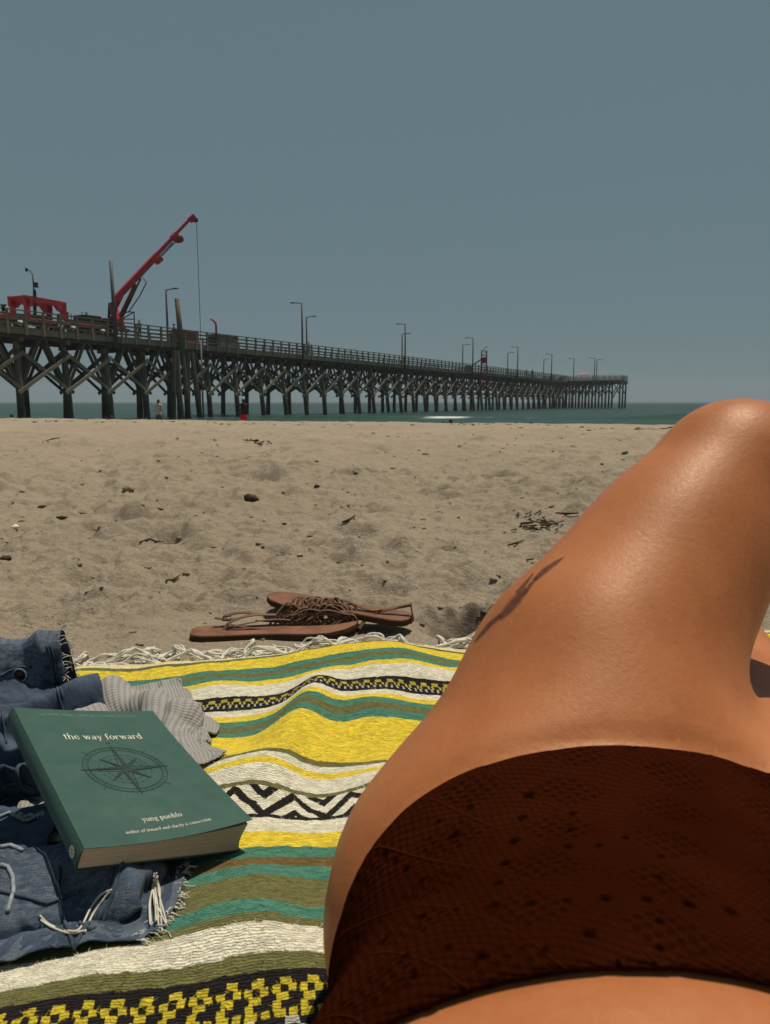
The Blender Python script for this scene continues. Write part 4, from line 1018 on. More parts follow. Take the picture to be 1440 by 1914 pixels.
# lint and stray wool standing off the weave
def fuzz(n, seed):
    q = np.random.default_rng(seed); x = q.uniform(-.50, .16, n); y = .40+q.random(n)**1.3*.95; u, v = uv_of(x, y); ok = (u > U0+.01) & (v < V1-.004); x, y, u, v = x[ok], y[ok], u[ok], v[ok]; n = len(x)
    z = blanket_z(x, y); a = q.uniform(0, 6.283, n); L = q.uniform(.0025, .0065, n); up = q.uniform(.15, .9, n); w_ = .00022
    p0 = np.stack([x, y, z], -1); d = np.stack([np.cos(a)*L, np.sin(a)*L, up*L*.6+.0008], -1); s_ = np.stack([-np.sin(a)*w_, np.cos(a)*w_, 0*a], -1)
    V = np.stack([p0-s_, p0+s_, p0+d], 1).reshape(-1, 3); me = trimesh('wool_fuzz', V, np.arange(3*n).reshape(-1, 3), False)
    l = me.uv_layers.new(name='UVMap'); uv = np.repeat(np.stack([u, v], -1), 3, 0); li = np.zeros(len(me.loops), np.int32); me.loops.foreach_get('vertex_index', li); l.data.foreach_set('uv', uv[li].reshape(-1).astype(np.float32))
    o = link(me, 'wool_fuzz', blanket.data.materials[0], blanket); o['kind'] = 'stuff'
fuzz(26000, 3)
# ---------------------------------------------------------------- the reclining person
def sd_cone(P, a, b, r1, r2, k=None):
    a = np.array(a, np.float32); b = np.array(b, np.float32); ba = b-a
    t = np.clip(((P-a) @ ba)/(ba @ ba), 0, 1)
    tt = t if k is None else t**k
    d = P-a-t[..., None]*ba
    return np.sqrt((d*d).sum(-1)) - (r1+(r2-r1)*tt)
def sd_ell(P, c, ax, az, r):               # ellipsoid; ax: heading of its long axis in plan, az: pitch
    ca, sa = math.cos(ax), math.sin(ax); cp, sp = math.cos(az), math.sin(az)
    M = np.array([[ca, -sa, 0], [sa*cp, ca*cp, sp], [-sa*sp, -ca*sp, cp]], np.float32)   # rows: across, along, up
    q = (P-np.array(c, np.float32)) @ M.T / np.array(r, np.float32)
    l = np.sqrt((q*q).sum(-1)); g = np.sqrt(((q/np.array(r, np.float32))**2).sum(-1))
    return l*(l-1)/np.maximum(g, 1e-5)
def smin(a, b, k):
    h = np.clip(.5+.5*(b-a)/k, 0, 1); return b*(1-h)+a*h-k*h*(1-h)
AX = R(22)
AXV = np.array([math.sin(AX), math.cos(AX)]); ACR = np.array([math.cos(AX), -math.sin(AX)])
PC = np.array([.160, .405])
def bp(al, ac, z): q = PC+AXV*al+ACR*ac; return (q[0], q[1], z)
def body_sdf(P):
    d = sd_ell(P, bp(0, 0, .105), AX, 0, (.165, .150, .108))            # pelvis
    d = smin(d, sd_ell(P, bp(-.17, -.01, .118), AX, R(3), (.132, .170, .105)), .06)   # belly
    d = smin(d, sd_ell(P, bp(-.40, -.02, .120), AX, 0, (.155, .17, .110)), .08)
    d = smin(d, sd_ell(P, bp(-.01, -.084, .085), AX, 0, (.078, .125, .092)), .04)  # hip, left
    d = smin(d, sd_ell(P, bp(-.01, .105, .085), AX, 0, (.088, .125, .092)), .04)
    d = smin(d, sd_ell(P, bp(.085, .0, .150), AX, R(-14), (.050, .075, .045)), .04)
    hipL = (.068, .4578, .112); md = (.1546, .5412, .2162); kn = (.2834, .6352, .3556)
    thl = smin(sd_cone(P, hipL, md, .093, .080), sd_cone(P, md, kn, .082, .0583), .05)
    thl = smin(thl, sd_ell(P, (kn[0]+.020, kn[1]+.008, kn[2]+.008), R(30), 0, (.050, .050, .052)), .04)
    thl = smin(thl, sd_ell(P, (.214, .592, .288), R(52), R(46), (.058, .085, .056)), .05)
    d = smin(d, thl, .075)
    ank = (.270, .93, .055)
    sh = sd_cone(P, kn, ank, .052, .034); sh = smin(sh, sd_ell(P, (.280, .745, .225), 0, R(-48), (.048, .105, .050)), .03)
    d = smin(d, sh, .02)
    ft = sd_cone(P, (.270, .92, .035), (.255, 1.10, .022), .034, .022); ft = smin(ft, sd_ell(P, (.257, 1.06, .025), R(-4), 0, (.045, .07, .022)), .02)
    d = smin(d, ft, .02)
    # the other leg lies flat along the blanket
    hr = bp(.05, .090, .11); kr = (.360, .83, .125); d = smin(d, sd_cone(P, hr, kr, .098, .070), .03)
    d = smin(d, sd_cone(P, kr, (.50, 1.17, .055), .062, .034), .03)
    d = smin(d, sd_cone(P, (.505, 1.18, .05), (.535, 1.20, .16), .034, .026), .02)
    return d
def surface_nets(f, lo, hi, h):
    n = [int(math.ceil((hi[i]-lo[i])/h))+1 for i in range(3)]
    ax = [lo[i]+h*np.arange(n[i], dtype=np.float32) for i in range(3)]
    V = np.empty(n, np.float32)
    for i in range(0, n[0], 24):
        X, Y, Z = np.meshgrid(ax[0][i:i+24], ax[1], ax[2], indexing='ij')
        V[i:i+24] = f(np.stack([X, Y, Z], -1))
    s = V < 0
    c = np.zeros([k-1 for k in n], np.int8)
    for dx in (0, 1):
        for dy in (0, 1):
            for dz in (0, 1): c += s[dx:n[0]-1+dx, dy:n[1]-1+dy, dz:n[2]-1+dz]
    act = (c > 0) & (c < 8); idx = -np.ones(act.shape, np.int64); I = np.argwhere(act); idx[act] = np.arange(len(I))
    acc = np.zeros((len(I), 3)); cnt = np.zeros(len(I))
    co = [(a, b, d) for a in (0, 1) for b in (0, 1) for d in (0, 1)]
    for a in co:
        for axis in range(3):
            if a[axis]: continue
            b = list(a); b[axis] = 1
            va = V[I[:, 0]+a[0], I[:, 1]+a[1], I[:, 2]+a[2]]; vb = V[I[:, 0]+b[0], I[:, 1]+b[1], I[:, 2]+b[2]]
            m = (va < 0) != (vb < 0); t = np.where(m, va/np.where(m, va-vb, 1), 0)
            p = np.tile(np.array(a, float), (len(I), 1)); p[:, axis] = t
            acc[m] += p[m]; cnt[m] += 1
    P = (I+acc/cnt[:, None])*h+np.array(lo)
    Q = []
    for axis in range(3):
        b, d = (axis+1) % 3, (axis+2) % 3
        sl = [slice(None)]*3; s0 = list(sl); s1 = list(sl); s0[axis] = slice(0, -1); s1[axis] = slice(1, None)
        e = np.argwhere(s[tuple(s0)] != s[tuple(s1)])
        ok = (e[:, b] > 0) & (e[:, d] > 0) & (e[:, b] < n[b]-1) & (e[:, d] < n[d]-1); e = e[ok]
        ins = s[e[:, 0], e[:, 1], e[:, 2]]
        def at(ob, od):
            q = e.copy(); q[:, b] -= ob; q[:, d] -= od; return idx[q[:, 0], q[:, 1], q[:, 2]]
        q = np.stack([at(1, 1), at(0, 1), at(0, 0), at(1, 0)], -1)
        q[~ins] = q[~ins][:, ::-1]; Q.append(q)
    return P, np.concatenate(Q)
# BUILD
SKIN = None
def mat_skin():
    N = NT('tanned_skin'); p = N.coord('Object')
    blot = N.noise(p, 14, 4, .6); pore = N.voro(p, 900); fine = N.noise(p, 260, 3, .6)
    c = N.mix(N.mapr(blot, .35, .65, 0, 1), (.345, .110, .036), (.430, .152, .056))
    c = N.mix(N.mapr(fine, .35, .7, 0, .22), c, (.47, .18, .072))
    fr = N.voro(p, 60); c = N.mix(N.mapr(fr, .03, .10, .40, 0), c, (.20, .060, .025))
    h = N.math('ADD', N.math('MULTIPLY', N.math('MINIMUM', pore, .5), .6), N.math('MULTIPLY', fine, 1.0))
    N.b.inputs['Specular Tint'].default_value = (1.0, .80, .60, 1); N.b.inputs['Subsurface Weight'].default_value = .12; N.b.inputs['Subsurface Radius'].default_value = (.012, .004, .002); N.b.inputs['Subsurface Scale'].default_value = .5
    return N.fin(c, N.mapr(N.noise(p, 420, 3, .7), .3, .7, .44, .56), N.bump(h, .26, .0010), .34)
SKIN = mat_skin()
def full_sdf(P):
    d = body_sdf(P)
    d = smin(d, sd_ell(P, bp(-.60, -.01, .135), AX, R(-8), (.165, .17, .115)), .08)
    d = smin(d, sd_cone(P, bp(-.70, -.16, .15), bp(-.50, -.27, .06), .050, .038), .05)
    d = smin(d, sd_cone(P, bp(-.70, .16, .15), bp(-.50, .27, .06), .050, .038), .05)
    d = smin(d, sd_cone(P, bp(-.72, 0, .17), bp(-.82, 0, .20), .055, .052), .04)
    d = smin(d, sd_ell(P, bp(-.90, 0, .215), AX, 0, (.075, .11, .095)), .03)
    return np.maximum(d, .010-P[..., 2])
BV, BQ = surface_nets(full_sdf, (-.36, -.66, -.01), (.72, 1.30, .47), .0075)
def laplace(V, Q, it):
    n = len(V); a = Q.reshape(-1); b = np.roll(Q, -1, 1).reshape(-1)
    deg = np.bincount(a, minlength=n)+np.bincount(b, minlength=n)
    for k in range(it):
        S_ = np.stack([np.bincount(a, V[b, i], n)+np.bincount(b, V[a, i], n) for i in range(3)], -1)/np.maximum(deg, 1)[:, None]
        V = V+(.55 if k % 2 == 0 else -.56)*(S_-V)
    return V
BV = laplace(BV, BQ, 60); BV = laplace(BV, BQ, 1)
def leg_line(c, x, z):
    w_ = np.clip((c+.01)/.09, 0, 1); w_ = w_*w_*(3-2*w_)
    return (.388 + .022*np.clip((z-.14)/.07, 0, 1))*(1-w_) + (.425 - .30*(x-.16))*w_
def leg_edge(V):
    c = (V[:, :2]-PC) @ ACR; x, y, z = V.T
    return leg_line(c, x, z) - y
_m = trimesh('tmp', BV, BQ); _n = np.zeros(len(BV)*3, np.float32); _m.vertex_normals.foreach_get('vector', _n); _n = _n.reshape(-1, 3); bpy.data.meshes.remove(_m)
_e = leg_edge(BV); _w = BV[:, 1]-.2465
BV = BV - _n*(.0042*np.exp(-((_e+.003)/.0085)**2)*(BV[:, 2] > .05) + .0030*np.exp(-(_w/.008)**2))[:, None] + _n*(.0020*np.exp(-((_e+.030)/.020)**2)*(BV[:, 2] > .05))[:, None]
body_me = trimesh('body', BV, BQ)
person_root = thing('person', 'person in dark brown crocheted swim briefs reclining on the blanket, one knee raised', 'person', (*bp(0, 0, .01),))
body = link(body_me, 'body', SKIN, person_root)
# crocheted briefs: the body surface between waist and leg openings, lifted off the skin
nv_ = np.zeros(len(BV)*3, np.float32); body_me.vertices.foreach_get('co', nv_)
nn = np.zeros(len(BV)*3, np.float32); body_me.vertex_normals.foreach_get('vector', nn); BN = nn.reshape(-1, 3).astype(float)
al = (BV[:, :2]-PC) @ AXV; ac = (BV[:, :2]-PC) @ ACR
def brief_f(V):
    a = (V[:, :2]-PC) @ AXV; c = (V[:, :2]-PC) @ ACR; x, y, z = V.T
    waist = y - (.2465 - .20*(.21-np.minimum(z, .21))*.0 + .03*np.clip(-(x+.0), 0, .2))
    leg = leg_line(c, x, z) - y
    leg = leg + .16*np.exp(-((c-.055)/.030)**2)*np.clip((.203-z)/.02, 0, 1)
    return np.minimum(waist, leg)
def clip_mesh(V, N_, Q, f):
    T = np.concatenate([Q[:, [0, 1, 2]], Q[:, [0, 2, 3]]]); fv = f(V); ins = fv[T] > 0; cnt = ins.sum(1)
    outV = [V]; outN = [N_]; tris = [T[cnt == 3]]; base = len(V); cache = {}
    NV = []; NN = []
    def cut(i, j):
        k = (min(i, j), max(i, j))
        if k not in cache:
            t = fv[i]/(fv[i]-fv[j]); cache[k] = base+len(NV); NV.append(V[i]+(V[j]-V[i])*t); NN.append(N_[i]+(N_[j]-N_[i])*t)
        return cache[k]
    ex = []
    for tri, q in zip(T[(cnt == 1) | (cnt == 2)], ins[(cnt == 1) | (cnt == 2)]):
        if q.sum() == 1:
            k = int(np.argmax(q)); a, b, c = tri[k], tri[(k+1) % 3], tri[(k+2) % 3]; ex.append((a, cut(a, b), cut(a, c)))
        else:
            k = int(np.argmin(q)); a, b, c = tri[k], tri[(k+1) % 3], tri[(k+2) % 3]; ab = cut(a, b); ca = cut(a, c); ex += [(ab, b, c), (ab, c, ca)]
    A = np.concatenate([V, np.array(NV)]); B = np.concatenate([N_, np.array(NN)]); F = np.concatenate([tris[0], np.array(ex)])
    used = np.unique(F); mp = -np.ones(len(A), int); mp[used] = np.arange(len(used))
    return A[used], B[used], mp[F]
CV, CN, CF = clip_mesh(BV, BN, BQ, brief_f)
CN /= np.linalg.norm(CN, axis=1, keepdims=True)+1e-9
def mat_crochet():
    N = NT('crocheted_brown_yarn'); p = N.coord('Object')
    a = N.math('ADD', N.math('MULTIPLY', sep(N, p)[0], .37), N.math('MULTIPLY', sep(N, p)[1], .93)); b = N.math('SUBTRACT', N.math('MULTIPLY', sep(N, p)[0], .93), N.math('MULTIPLY', sep(N, p)[1], .37))
    r = N.math('ADD', N.math('MULTIPLY', a, 260), N.math('MULTIPLY', N.noise(p, 25, 2), 3)); row = N.math('ABSOLUTE', N.math('SINE', N.math('MULTIPLY', r, 3.1416)))
    st = N.math('SINE', N.math('ADD', N.math('MULTIPLY', b, 1500), N.math('MULTIPLY', N.math('FLOOR', r), 3.14)))
    h = N.math('ADD', N.math('MULTIPLY', row, N.math('ADD', .7, N.math('MULTIPLY', st, .4))), N.math('MULTIPLY', N.noise(p, 300, 3, .7), .8))
    panel = N.noise(p, 11, 2, .5)
    # lace motif: diamonds of open work between plain ribs
    g1 = N.math('SINE', N.math('ADD', N.math('MULTIPLY', a, 95), N.math('MULTIPLY', b, 62))); g2 = N.math('SINE', N.math('SUBTRACT', N.math('MULTIPLY', a, 95), N.math('MULTIPLY', b, 62)))
    lace = N.math('MULTIPLY', N.mapr(N.math('MULTIPLY', g1, g2), .05, .35, 0, 1), N.mapr(N.math('MULTIPLY', N.math('SINE', N.math('MULTIPLY', a, 900)), N.math('SINE', N.math('MULTIPLY', b, 800))), .1, .5, 0, 1))
    rib = N.mapr(N.math('ABSOLUTE', g1), .0, .10, 1, 0)
    c = N.mix(N.mapr(panel, .42, .58, 0, 1), (.0235, .0044, .0013), (.0310, .0062, .0020))
    c = N.mix(N.math('MULTIPLY', lace, .55), c, (.009, .0018, .0007)); c = N.mix(N.math('MULTIPLY', rib, .35), c, (.045, .0095, .0033))
    c = N.mix(N.mapr(h, .3, .9, .35, 0), c, (.010, .0020, .0008))
    h2 = N.math('ADD', h, N.math('SUBTRACT', N.math('MULTIPLY', rib, 1.2), N.math('MULTIPLY', lace, 1.0)))
    return N.fin(c, 1.0, N.bump(h2, .5, .0016), .0)
CROCHET = mat_crochet()
briefs = link(trimesh('swim_briefs', CV+CN*.0016, CF), 'swim_briefs', CROCHET, person_root); briefs['label'] = 'dark brown crocheted swim briefs with rows of painted eyelets'
sm = briefs.modifiers.new('thick', 'SOLIDIFY'); sm.thickness = .0022; sm.offset = 1
bpy.context.view_layer.update()
bvb = BVHTree.FromPolygons([Vector(v) for v in CV+CN*.0040], [tuple(int(i) for i in f) for f in CF])
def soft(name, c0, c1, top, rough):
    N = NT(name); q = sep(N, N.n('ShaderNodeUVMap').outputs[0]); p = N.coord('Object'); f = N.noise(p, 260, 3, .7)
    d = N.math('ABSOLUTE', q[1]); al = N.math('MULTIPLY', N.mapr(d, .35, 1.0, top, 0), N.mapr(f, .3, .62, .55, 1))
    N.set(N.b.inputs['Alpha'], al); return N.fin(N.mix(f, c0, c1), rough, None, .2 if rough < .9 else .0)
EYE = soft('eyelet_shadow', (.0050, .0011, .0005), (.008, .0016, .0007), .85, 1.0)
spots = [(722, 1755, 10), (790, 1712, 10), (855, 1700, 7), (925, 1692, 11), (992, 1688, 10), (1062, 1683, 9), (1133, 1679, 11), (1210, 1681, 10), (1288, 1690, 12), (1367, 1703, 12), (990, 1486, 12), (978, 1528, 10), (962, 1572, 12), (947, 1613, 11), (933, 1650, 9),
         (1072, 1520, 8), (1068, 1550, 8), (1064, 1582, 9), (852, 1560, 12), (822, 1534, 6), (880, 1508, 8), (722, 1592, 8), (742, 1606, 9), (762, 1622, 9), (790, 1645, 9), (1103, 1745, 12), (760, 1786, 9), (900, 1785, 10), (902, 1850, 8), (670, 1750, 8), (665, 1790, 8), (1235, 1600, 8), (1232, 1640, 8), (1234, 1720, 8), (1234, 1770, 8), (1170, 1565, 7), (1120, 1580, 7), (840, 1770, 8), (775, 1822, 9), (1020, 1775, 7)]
for x, y, r in spots:  # flat discs; the shade inside each crochet hole is put into their colour
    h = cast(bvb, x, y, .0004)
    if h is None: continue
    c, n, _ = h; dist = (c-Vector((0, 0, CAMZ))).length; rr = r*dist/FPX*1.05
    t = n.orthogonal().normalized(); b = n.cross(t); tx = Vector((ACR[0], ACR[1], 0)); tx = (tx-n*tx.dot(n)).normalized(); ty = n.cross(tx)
    MB().add([c]+[c+tx*math.cos(2*math.pi*k/14)*rr*1.15*(1+.12*math.sin(k*2.7+x))+ty*math.sin(2*math.pi*k/14)*rr*(1+.1*math.sin(k*1.9+y)) for k in range(14)], [(0, 1+k, 1+(k+1) % 14) for k in range(14)]).build('eyelet_shade', EYE, briefs)
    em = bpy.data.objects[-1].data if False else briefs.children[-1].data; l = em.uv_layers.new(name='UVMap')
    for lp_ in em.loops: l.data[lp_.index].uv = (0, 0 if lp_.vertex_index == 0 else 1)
# tattoo on the outer thigh
bvs = BVHTree.FromPolygons([Vector(v) for v in BV], [tuple(int(i) for i in f) for f in BQ])
INK = None
def mat_ink():
    N = NT('tattoo_ink'); p = N.coord('Object'); f = N.noise(p, 120, 3, .7)
    return N.fin(N.mix(N.mapr(f, .35, .65, 0, 1), (.085, .038, .024), (.21, .085, .042)), .45, None, .4)
INK = soft('tattoo_ink', (.040, .022, .018), (.09, .045, .030), .72, .5)
def decal(center, width, name):
    pts = [Vector((a, b)) for a, b in center]; V = []; F = []; dense = []; wd = []
    for i in range(len(pts)-1):
        for k in range(8):
            t = k/8; dense.append(pts[i].lerp(pts[i+1], t)); wd.append(width[i]+(width[i+1]-width[i])*t)
    dense.append(pts[-1]); wd.append(width[-1]); row = 5; ok = []
    for i, p in enumerate(dense):
        t = (dense[min(i+1, len(dense)-1)]-dense[max(0, i-1)]).normalized(); n = Vector((-t.y, t.x))
        for k in range(row):
            q = p+n*wd[i]*(k/(row-1)-.5); h = cast(bvs, q.x, q.y, .0006)
            ok.append(h is not None and h[0].y < .9); V.append(h[0] if h else Vector((0, 0, 0)))
    for i in range(len(dense)-1):
        for k in range(row-1):
            f = (i*row+k, i*row+k+1, (i+1)*row+k+1, (i+1)*row+k)
            if all(ok[j] for j in f) and max((V[f[0]]-V[j]).length for j in f) < .03: F.append(f)
    if F:
        o = MB().add(V, F).build(name, INK, body, True); l = o.data.uv_layers.new(name='UVMap')
        for lp_ in o.data.loops: l.data[lp_.index].uv = (0, (lp_.vertex_index % row)/(row-1)*2-1)
decal([(1055, 1042), (1040, 1052), (1020, 1066), (1000, 1084)], [2, 10, 14, 10], 'tattoo')
decal([(1006, 1078), (992, 1094), (980, 1114)], [4, 9, 7], 'tattoo')
decal([(984, 1098), (970, 1118), (952, 1138), (934, 1156)], [8, 22, 22, 12], 'tattoo')
decal([(998, 1072), (984, 1090), (966, 1108)], [3, 8, 5], 'tattoo')
decal([(936, 1150), (916, 1168), (900, 1186), (888, 1200)], [10, 12, 9, 3], 'tattoo')
# ---------------------------------------------------------------- grey waffle shirt
def mat_waffle():
    N = NT('grey_waffle_knit'); q = sep(N, N.n('ShaderNodeUVMap').outputs[0]); uvn = N.n('ShaderNodeUVMap').outputs[0]
    a = N.math('ABSOLUTE', N.math('SINE', N.math('MULTIPLY', q[0], 900))); b = N.math('ABSOLUTE', N.math('SINE', N.math('MULTIPLY', q[1], 1300)))
    h = N.math('ADD', N.math('MULTIPLY', a, .8), N.math('MULTIPLY', b, .55)); f = N.noise(uvn, 30, 4, .6)
    c = N.mix(N.mapr(h, .35, 1.1, 0, 1), (.230, .220, .210), (.330, .315, .298)); c = N.mix(N.mapr(f, .35, .65, .25, 0), c, (.22, .21, .20))
    return N.fin(c, .95, N.bump(h, .6, .0014), .1)
WAF = mat_waffle()
shirt = thing('knit_shirt', 'grey waffle knit shirt crumpled on the blanket behind the book', 'shirt', (-.29, .90, .02))
su, sv_ = np.meshgrid(np.linspace(-.115, .080, 70), np.linspace(-.15, .15, 92), indexing='xy')
cx, cy, an = -.308, .890, R(24)
Ps = np.stack([cx+su*math.cos(an)-sv_*math.sin(an), cy+su*math.sin(an)+sv_*math.cos(an), .085+.012*fbm(su*30, sv_*30, 7, 2)], -1)
lp = [cap_sdf((-.36, .97, .024), (-.25, .90, .030), .030, .026), cap_sdf((-.27, .90, .02), (-.225, .82, .02), .030, .018), cap_sdf((-.38, .93, .02), (-.32, .80, .02), .026, .024)]
def f_s(P): return np.minimum(np.minimum(lp[0](P), lp[1](P)), lp[2](P))
Ps = drape(Ps, 1.16, 90, lambda P: floor_fix(push_out(P, f_s), .005), False, seed=21, noise=.006, bend=.12)
Ps = floor_fix(folds(Ps, .020, 33, (26, 12), .85), .004)
cloth_obj(Ps, np.stack([su, sv_], -1), 'shirt_fabric', WAF, shirt, thick=.002)
# its care label
lt = MB(); q = [S(186, 1318, .985), S(216, 1316, .985), S(212, 1337, .955), S(188, 1336, .955)]
for p in q: p.z = max(p.z, .03)
lt.add(q, [(0, 1, 2, 3)]).build('care_label', paint('white_satin', (.62, .62, .62), .6), shirt)
for k in range(6):
    a0, a1 = .34+k*.09, .38+k*.09; e = Vector((0, -.0004, .0012))
    MB().add([q[0].lerp(q[1], a0)*.62+q[3].lerp(q[2], a0)*.38+e, q[0].lerp(q[1], a1)*.62+q[3].lerp(q[2], a1)*.38+e, q[0].lerp(q[1], a1)*.15+q[3].lerp(q[2], a1)*.85+e, q[0].lerp(q[1], a0)*.15+q[3].lerp(q[2], a0)*.85+e], [(0, 1, 2, 3)]).build('print_bar', paint('label_ink', (.03, .05, .09), .8) if k == 0 else bpy.data.materials['label_ink'], shirt)

# ---------------------------------------------------------------- the green book
BW, BH, BT = .146, .222, .0185
bo = Vector((-.2265, .5388, .0872))
def rotm(a, b, c): return Matrix.Rotation(a, 3, 'Z') @ Matrix.Rotation(b, 3, 'X') @ Matrix.Rotation(c, 3, 'Y')
BM = rotm(.6563, .1831, .2926)
book = thing('paperback_book', 'dark green paperback book with a compass on its cover, lying on the shorts', 'book', tuple(bo))
def lift(u, v): return .013*max(0, u/BW)**2.2*max(0, 1-v/BH*1.1)**1.6 - .0016*math.sin(math.pi*min(1, max(0, u/BW)))
def bk(u, v, z): return bo + BM @ Vector((u, v, z))
def cov(u, v, e=0): return bk(u, v, lift(u, v)+e)
def mat_cover():
    N = NT('green_cover'); p = N.coord('Object'); f = N.noise(p, 40, 4, .6)
    c = N.mix(N.mapr(f, .3, .7, 0, 1), (.031, .077, .062), (.037, .088, .071))
    sm = N.noise(p, 16, 3, .5, .6); c = N.mix(N.mapr(sm, .55, .75, 0, .18), c, (.09, .14, .12))
    return N.fin(c, N.mapr(f, .3, .7, .42, .55), N.bump(N.noise(p, 500, 2), .05, .0005), .35)
COVER = mat_cover()
def mat_pages():
    N = NT('page_edges'); p = N.coord('Object'); v = N.n('ShaderNodeVectorMath', operation='DOT_PRODUCT'); N.set(v.inputs[0], p)
    nz_ = BM @ Vector((0, 0, 1)); v.inputs[1].default_value = tuple(nz_)
    cb = N.n('ShaderNodeCombineXYZ'); N.set(cb.inputs[0], N.math('MULTIPLY', v.outputs['Value'], 1100)); f = N.noise(cb.outputs[0], 1, 3, .8)
    c = N.mix(N.mapr(f, .35, .65, 0, 1), (.42, .34, .25), (.70, .61, .49))
    return N.fin(c, .9, N.bump(f, .4, .0006), .1)
PAGES = mat_pages()
nu_, nv2 = 22, 26
V = []; F = []
for j in range(nv2+1):
    for i in range(nu_+1): V.append(cov(BW*i/nu_, BH*j/nv2))
for j in range(nv2):
    for i in range(nu_): F.append((j*(nu_+1)+i, j*(nu_+1)+i+1, (j+1)*(nu_+1)+i+1, (j+1)*(nu_+1)+i))
fc = MB().add(V, F).build('front_cover', COVER, book); so_ = fc.modifiers.new('t', 'SOLIDIFY'); so_.thickness = .0005; so_.offset = -1
MB().add([bk(-.0004, -.0004, 0), bk(-.0004, BH+.0004, 0), bk(-.0022, BH+.0004, -.004), bk(-.0022, -.0004, -.004), bk(-.0022, BH+.0004, -BT+.004), bk(-.0022, -.0004, -BT+.004), bk(-.0004, BH+.0004, -BT), bk(-.0004, -.0004, -BT)], [(0, 1, 2, 3), (3, 2, 4, 5), (5, 4, 6, 7)]).build('spine', COVER, book, True)
MB().add([bk(0, 0, -BT), bk(BW, 0, -BT+.001), bk(BW, BH, -BT), bk(0, BH, -BT), bk(0, 0, -BT-.0005), bk(BW, 0, -BT+.0005), bk(BW, BH, -BT-.0005), bk(0, BH, -BT-.0005)], [(0, 1, 2, 3), (7, 6, 5, 4), (0, 4, 5, 1), (1, 5, 6, 2), (2, 6, 7, 3), (3, 7, 4, 0)]).build('back_cover', COVER, book)
V = []; F = []; nj, nk = 20, 8                     # the page block, its top leaves lifting a little with the cover
for side in range(4):
    pass
def pg(i, j, k):
    u = .0006+(BW-.0030)*i/nj; v = .0012+(BH-.0024)*j/nj; t = k/nk
    z = -BT+.0007+(BT-.0014+.72*lift(u, v)*t)*t; u2 = u-.0016*math.sin(math.pi*t)*(i/nj)**3; v2 = v+(.0010*math.sin(math.pi*t))*(1-j/nj)**6
    return bk(u2, v2, z)
idx = {}
def vid(i, j, k):
    if (i, j, k) not in idx: idx[(i, j, k)] = len(V); V.append(pg(i, j, k))
    return idx[(i, j, k)]
for k in range(nk):
    for i in range(nj):
        F.append((vid(i, 0, k), vid(i+1, 0, k), vid(i+1, 0, k+1), vid(i, 0, k+1))); F.append((vid(i+1, nj, k), vid(i, nj, k), vid(i, nj, k+1), vid(i+1, nj, k+1)))
        F.append((vid(nj, i, k), vid(nj, i+1, k), vid(nj, i+1, k+1), vid(nj, i, k+1))); F.append((vid(0, i+1, k), vid(0, i, k), vid(0, i, k+1), vid(0, i+1, k+1)))
for i in range(nj):
    for j in range(nj): F.append((vid(i, j, nk), vid(i+1, j, nk), vid(i+1, j+1, nk), vid(i, j+1, nk)))
MB().add(V, F).build('page_block', PAGES, book)
# lettering, drawn as old style roman letters
def arcp(cx, cy, rx, ry, a0, a1, w=.085, th=.035, n=14):
    o = []; i_ = []
    for k in range(n+1):
        a = R(a0+(a1-a0)*k/n); t = th+(w-th)*abs(math.cos(a))**1.3
        o.append((cx+rx*math.cos(a), cy+ry*math.sin(a))); i_.append((cx+(rx-t)*math.cos(a), cy+(ry-min(t, .05))*math.sin(a)))
    return [[o[k], o[k+1], i_[k+1], i_[k]] for k in range(n)]
def rct(x0, y0, x1, y1): return [[(x0, y0), (x1, y0), (x1, y1), (x0, y1)]]
def dia(x0, y0, x1, y1, w): return [[(x0, y0), (x0+w, y0), (x1+w, y1), (x1, y1)]]
def stem(x, y0, y1, w=.085, top=True, bot=True):
    q = rct(x, y0, x+w, y1)
    if bot: q += rct(x-.045, y0, x+w+.045, y0+.028)
    if top: q += [[(x-.05, y1-.05), (x, y1-.035), (x, y1), (x-.0, y1)]] + rct(x-.045, y1-.028, x+w*.5, y1)
    return q
